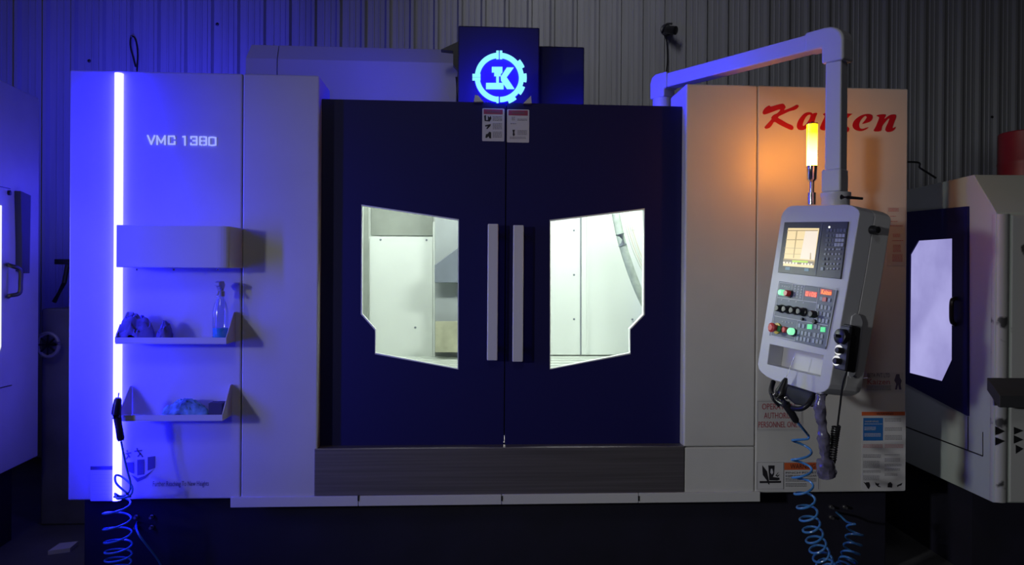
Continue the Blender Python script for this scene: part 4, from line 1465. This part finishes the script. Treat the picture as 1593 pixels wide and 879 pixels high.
# ------------------------------------------------------------------ neighbouring machines
RC = V((math.cos(YAW), -math.sin(YAW), 0)); FCW = V((math.sin(YAW), math.cos(YAW), 0))
C0 = V((CAM.x, CAM.y, 0))
def cw(x, D): return C0 + RC * x + FCW * D
NR = tag(empty('neighbour_machine', cw(2.6, 4.0)), 'grey green machine on the right with a black side door and lit window', 'machine')
RF = Frame(cw(2.04, 3.26), -FCW, V((0, 0, 1)))             # its face looking left; u runs towards the camera
zt_r = 1.334 + 0.480
uF = RF.uv(1548, 500)[0]
uT = RF.uv(1514, 300)[0]
zsl = RF.uv(1548, 331)[1]
zbr = RF.uv(1545, 782)[1]
prof = [(-2.2, zbr), (uF, zbr), (uF, zsl), (uT, zt_r), (-2.2, zt_r)]
b = BM()
prism(b, RF, prof, -1.6, 0.0)
obj('body', b, GREENISH, NR, bevel=0.004)
b = BM()
box_ = RF
prism(b, RF, [(-2.1, 0.0), (uF - 0.25, 0.0), (uF - 0.25, zbr - 0.002), (-2.1, zbr - 0.002)], -1.5, -0.06)
obj('base', b, BLACKM, NR)
FRR = Frame(RF.at(uF + 0.0, 0, 0), RC, V((0, 0, 1)))       # front face of that machine
b = BM()
u0_ = FRR.uv(1552, 600)[0]; u1_ = FRR.uv(1571, 600)[0]
lathe(b, FRR.at(0.03, FRR.uv(1550, 781)[1], -0.018), (0, 0, 1), [(0, 0.032), (FRR.uv(1550, 333)[1] - FRR.uv(1550, 781)[1], 0.032)], 20)
obj('corner_post', b, GREYPAINT, NR, smooth=True)
b = BM()
prism(b, FRR, [(0.066, zbr + 0.005), (1.4, zbr + 0.005), (1.4, zsl - 0.01), (0.066, zsl - 0.01)], -0.02, 0.006)
obj('front_panel', b, GREYPAINT, NR, bevel=0.003)
dq = [RF.uv(*q) for q in [(1390, 332), (1508.5, 321), (1508.5, 647), (1390, 585)]]
wq = [RF.uv(*q) for q in [(1432, 374.5), (1485, 371), (1484.5, 560), (1469, 593), (1417.5, 580), (1419.5, 396)]]
b = BM()
prism(b, RF, dq, 0.001, 0.012, [wq])
nd = obj('side_door', b, BLACKP, NR)
b = BM()
prism(b, RF, wq, 0.0005, 0.006)
obj('lit_pane', b, PANEL_R, nd)
b = BM()
tube(b, spline([RF.p(1487, 464, 0.01), RF.p(1481, 468, 0.04), RF.p(1480, 486, 0.045), RF.p(1481, 500, 0.04), RF.p(1486, 505, 0.01)], 6), 0.010, 8)
obj('door_handle', b, BLACK, nd, smooth=True)
for pts in ([(1408, 662.5), (1408.0, 664.5), (1529, 710.5), (1529, 708.5)], [(1505.5, 648), (1506.8, 648), (1506.8, 700), (1505.5, 700)], [(1528.5, 672), (1529.7, 672), (1529.7, 710), (1528.5, 710)]):
    b = BM()
    prism(b, RF, [RF.uv(*q) for q in pts], 0.0003, 0.001)
    obj('panel_seam', b, BLACK, NR)
for pts in ([(1548, 663), (1563, 671), (1548, 677)], [(1548, 680), (1563, 686), (1548, 693)], [(1577, 664), (1592, 670), (1577, 676)], [(1577, 677), (1592, 684), (1577, 690)], [(1580, 692), (1592, 698), (1580, 706)]):
    b = BM()
    fr = FRR.off(0.0065 if pts[0][0] > 1570 else 0.0145)
    prism(b, fr, [fr.uv(*q) for q in pts], 0.0003, 0.0012)
    obj('chevron_mark', b, BLACK, NR)
# black tray on the front of that machine
b = BM()
trp = FRR
prism(b, Frame(FRR.at(-0.04, 0, 0), -FRR.n, V((0, 0, 1))), [(-0.012, FRR.uv(1545, 587)[1]), (-0.10, FRR.uv(1530, 610)[1] - 0.0), (-0.10, FRR.uv(1530, 628)[1]), (-0.09, FRR.uv(1530, 628)[1]), (-0.012, FRR.uv(1545, 606)[1])], 0.0, 1.2)
tr = obj('chip_tray', b, mat('dark_tray_steel', (0.05, 0.05, 0.055), 0.5, 0.3), NR, bevel=0.002)
b = BM()
frt = FRR.off(0.016)
prism(b, frt, [frt.uv(*q) for q in [(1546, 611), (1630, 611), (1630, 631), (1546, 631)]], -0.008, 0.0)
obj('tray_plate', b, STEEL, NR, bevel=0.002)
# red drum on its top
b = BM()
dc = cw(2.04 + 0.34, 3.85)
dc = depth(1600, 268, 3.75)
lathe(b, V((dc.x, dc.y, zt_r + 0.0008)), (0, 0, 1), [(0, 0.125), (0.006, 0.13), (0.09, 0.13), (0.10, 0.133), (0.11, 0.13), (0.245, 0.13), (0.25, 0.126), (0.252, 0.11)], 32)
tag(obj('red_drum', b, REDDRUM, smooth=True), 'dark red drum standing on top of the right machine', 'drum')
b = BM()
tube(b, spline([V((3.607, 1.0, 1.98)), depth(1414, 252, 4.6), depth(1432, 262, 4.5), depth(1456, 277, 4.42)], 8), 0.006, 6)
tag(obj('drooping_cable', b, BLACK, smooth=True), 'black cable drooping to the top of the right machine', 'cable')

# left neighbour
A_ = cw(-2.465, 4.02); B_ = cw(-2.41, 3.63)
dl = (A_ - B_).normalized()
LF = Frame(B_, dl, V((0, 0, 1)))
NL = tag(empty('neighbour_machine', LF.at(-0.5, 0, -0.8)), 'pale machine at the left edge with a loop door handle', 'machine')
uA = LF.uv(60, 500)[0]
b = BM()
prism(b, LF, [(-0.9, 0.40), (uA, 0.40), (uA, 2.26), (-0.9, 2.26)], -1.2, 0.0)
obj('body', b, BLUEGREY, NL, bevel=0.006)
b = BM()
prism(b, LF, [(-0.8, 0.0), (uA - 0.1, 0.0), (uA - 0.1, 0.398), (-0.8, 0.398)], -1.1, -0.08)
obj('base', b, BLACKM, NL)
wu = LF.uv(2.6, 400, 0.008)[0]
b = BM()
zw1, zw0 = LF.uv(2, 320)[1], LF.uv(2, 555)[1]
prism(b, LF, [(-0.75, zw0), (wu - 0.03, zw0), (wu, zw0 + 0.05), (wu, zw1), (-0.75, zw1)], 0.001, 0.008)
obj('lit_pane', b, PANEL_L, NL)
b = BM()
prism(b, LF, [LF.uv(*q) for q in [(22, 297), (38, 304), (36, 425), (24, 422), (24, 380)]], 0.001, 0.03)
obj('door_guide', b, mat('dark_guide_rail', (0.06, 0.06, 0.08), 0.6), NL)
b = BM()
tube(b, spline([LF.p(13, 462, 0.0), LF.p(15, 460, 0.03), LF.p(30, 456, 0.06), LF.p(32, 440, 0.06), LF.p(31, 420, 0.06), LF.p(15, 413, 0.03), LF.p(13, 412, 0.0)], 6), 0.010, 8)
obj('door_handle', b, BLACK, NL, smooth=True)
for pts in ([(-5, 604), (18, 598.5), (18, 600), (-5, 605.5)], [(-5, 288.5), (16, 293), (16, 294.5), (-5, 290)]):
    b = BM()
    prism(b, LF, [LF.uv(*q) for q in pts], 0.0003, 0.0015)
    obj('panel_seam', b, BLACK, NL)
b = BM()
lathe(b, LF.p(13, 300, 0.0), LF.n, [(0, 0.012), (0.01, 0.012), (0.012, 0.006)], 12)
obj('door_lock', b, BLACK, NL, smooth=True)

# dark coolant unit and valve wheel in the gap beyond
FGp = yplane(0.95)
CU = tag(empty('coolant_unit', FGp.p(85, 700)), 'dark coolant unit in the narrow gap left of the white machine', 'machine')
DK = mat('dim_grey_unit_paint', (0.10, 0.10, 0.115), 0.6, vary=0.2)
b = BM()
ua, ub = FGp.uv(64, 500)[0], XL - 0.02
box(b, ua, -0.03, 0.95, 1.5, 0.0, FGp.uv(80, 480)[1])
obj('tank', b, DK, CU, bevel=0.01)
b = BM()
box(b, FGp.uv(74, 500)[0], -0.03, 1.2, 1.5, FGp.uv(80, 480)[1] + 0.001, FGp.uv(80, 250)[1])
obj('pump_box', b, DK, CU, bevel=0.01)
b = BM()
box(b, FGp.uv(83, 410)[0], -0.03, 0.96, 1.199, FGp.uv(80, 411)[1], FGp.uv(80, 403)[1])
obj('bracket', b, BLACK, CU)
b = BM()
tube(b, [FGp.p(84, 470), FGp.p(100, 440), FGp.p(105, 412)], 0.012, 8)
obj('bracket_strut', b, BLACK, CU, smooth=True)
b = BM()
hc = FGp.p(84, 535) + V((0, -0.06, 0))
pts = [hc + V((0.055 * math.cos(t * math.pi / 12), 0, 0.062 * math.sin(t * math.pi / 12))) for t in range(25)]
tube(b, pts, 0.010, 8)
wheel = obj('valve_wheel', b, mat('pale_valve_wheel', (0.16, 0.16, 0.18), 0.4), CU, smooth=True)
b = BM()
for k in range(4):
    t_ = k * math.pi / 4
    dd = V((math.cos(t_), 0, math.sin(t_))) * 0.055
    tube(b, [hc - dd, hc + dd], 0.006, 6)
tube(b, [hc, hc + V((0, 0.062, 0))], 0.012, 8)
obj('wheel_spokes', b, BLACK, wheel, smooth=True)

# ------------------------------------------------------------------ wall-mounted bits
SCM = tag(empty('security_camera', wall_fr.p(1036, 60, 0.03)), 'small black security camera high on the corrugated wall', 'camera')
pc0 = wall_fr.p(1036, 47, 0.031)
b = BM()
lathe(b, pc0, wall_fr.n, [(0, 0.05), (0.012, 0.05), (0.02, 0.03), (0.06, 0.022)], 18)
obj('mount', b, BEZEL, SCM, smooth=True)
b = BM()
q0, q1 = wall_fr.p(1037, 46, 0.10), wall_fr.p(1051, 47.5, 0.17)
ax_ = (q1 - q0).normalized()
lathe(b, q0, ax_, [(0, 0.030), (0.006, 0.034), ((q1 - q0).length, 0.036), ((q1 - q0).length + 0.004, 0.03)], 20)
obj('camera_body', b, BLACK, SCM, smooth=True)
b = BM()
tube(b, spline([wall_fr.p(1030, 50, 0.05), wall_fr.p(1036, 38, 0.08), wall_fr.p(1046, 37, 0.10)], 6), 0.008, 6)
obj('sun_shield', b, BLACK, SCM, smooth=True)
b = BM()
tube(b, spline([wall_fr.p(1036, 55, 0.06), wall_fr.p(1038, 75, 0.04), wall_fr.p(1038, 100, 0.04), wall_fr.p(1034, 128, 0.04), wall_fr.p(1034, 160, 0.04)], 8), 0.006, 6)
obj('lead', b, BLACK, SCM, smooth=True)
b = BM()
tube(b, spline([wall_fr.p(213, 112, 0.04), wall_fr.p(214, 80, 0.04), wall_fr.p(210, 60, 0.05), wall_fr.p(204, 58, 0.05), wall_fr.p(203, 72, 0.05), wall_fr.p(208, 92, 0.05), wall_fr.p(211, 104, 0.05)], 8), 0.006, 6)
tag(obj('cable_loop', b, BLACK, smooth=True), 'thin dark cable loop against the wall above the white left panel', 'cable')
for i, (px, py) in enumerate([(246, 102), (139, 95), (338, 38), (1491, 180), (1543, 182), (1408, 420)][:5]):
    b = BM()
    lathe(b, wall_fr.p(px, py, 0.0), wall_fr.n, [(0, 0.012), (0.006, 0.012), (0.010, 0.006)], 10)
    o = obj('sheet_screw', b, BLACK, wl, smooth=True)

# floor scraps
def on_floor(px, py):
    r = FW + RT * ((px - 796.5) / FPX) + UP * ((439.5 - py) / FPX)
    t = -CAM.z / r.z
    return CAM + r * t
p_ = on_floor(95, 856)
b = BM()
fr = Frame(V((p_.x, p_.y, 0)), (1, 0.2, 0), (-0.2, 1, 0))
prism(b, fr, [(-0.04, -0.06), (0.05, -0.04), (0.06, 0.06), (-0.02, 0.05)], 0.0005, 0.02)
tag(obj('floor_scrap', b, mat('pale_scrap', (0.5, 0.5, 0.5), 0.7)), 'pale scrap lying on the floor at the lower left', 'scrap')
p_ = on_floor(1582, 874)
b = BM()
lathe(b, V((p_.x, p_.y, 0.0005)), (0, 0, 1), [(0, 0.035), (0.02, 0.04), (0.04, 0.03), (0.045, 0.01)], 14)
tag(obj('floor_scrap', b, mat('tan_scrap', (0.45, 0.36, 0.28), 0.7), smooth=True), 'small tan lump on the floor at the lower right', 'scrap')
p_ = on_floor(1556, 849)
b = BM()
box(b, p_.x - 0.06, p_.x + 0.06, p_.y - 0.03, p_.y + 0.03, 0.0005, 0.03)
tag(obj('floor_block', b, BLACK, bevel=0.004), 'small black block on the floor under the right machine', 'block')
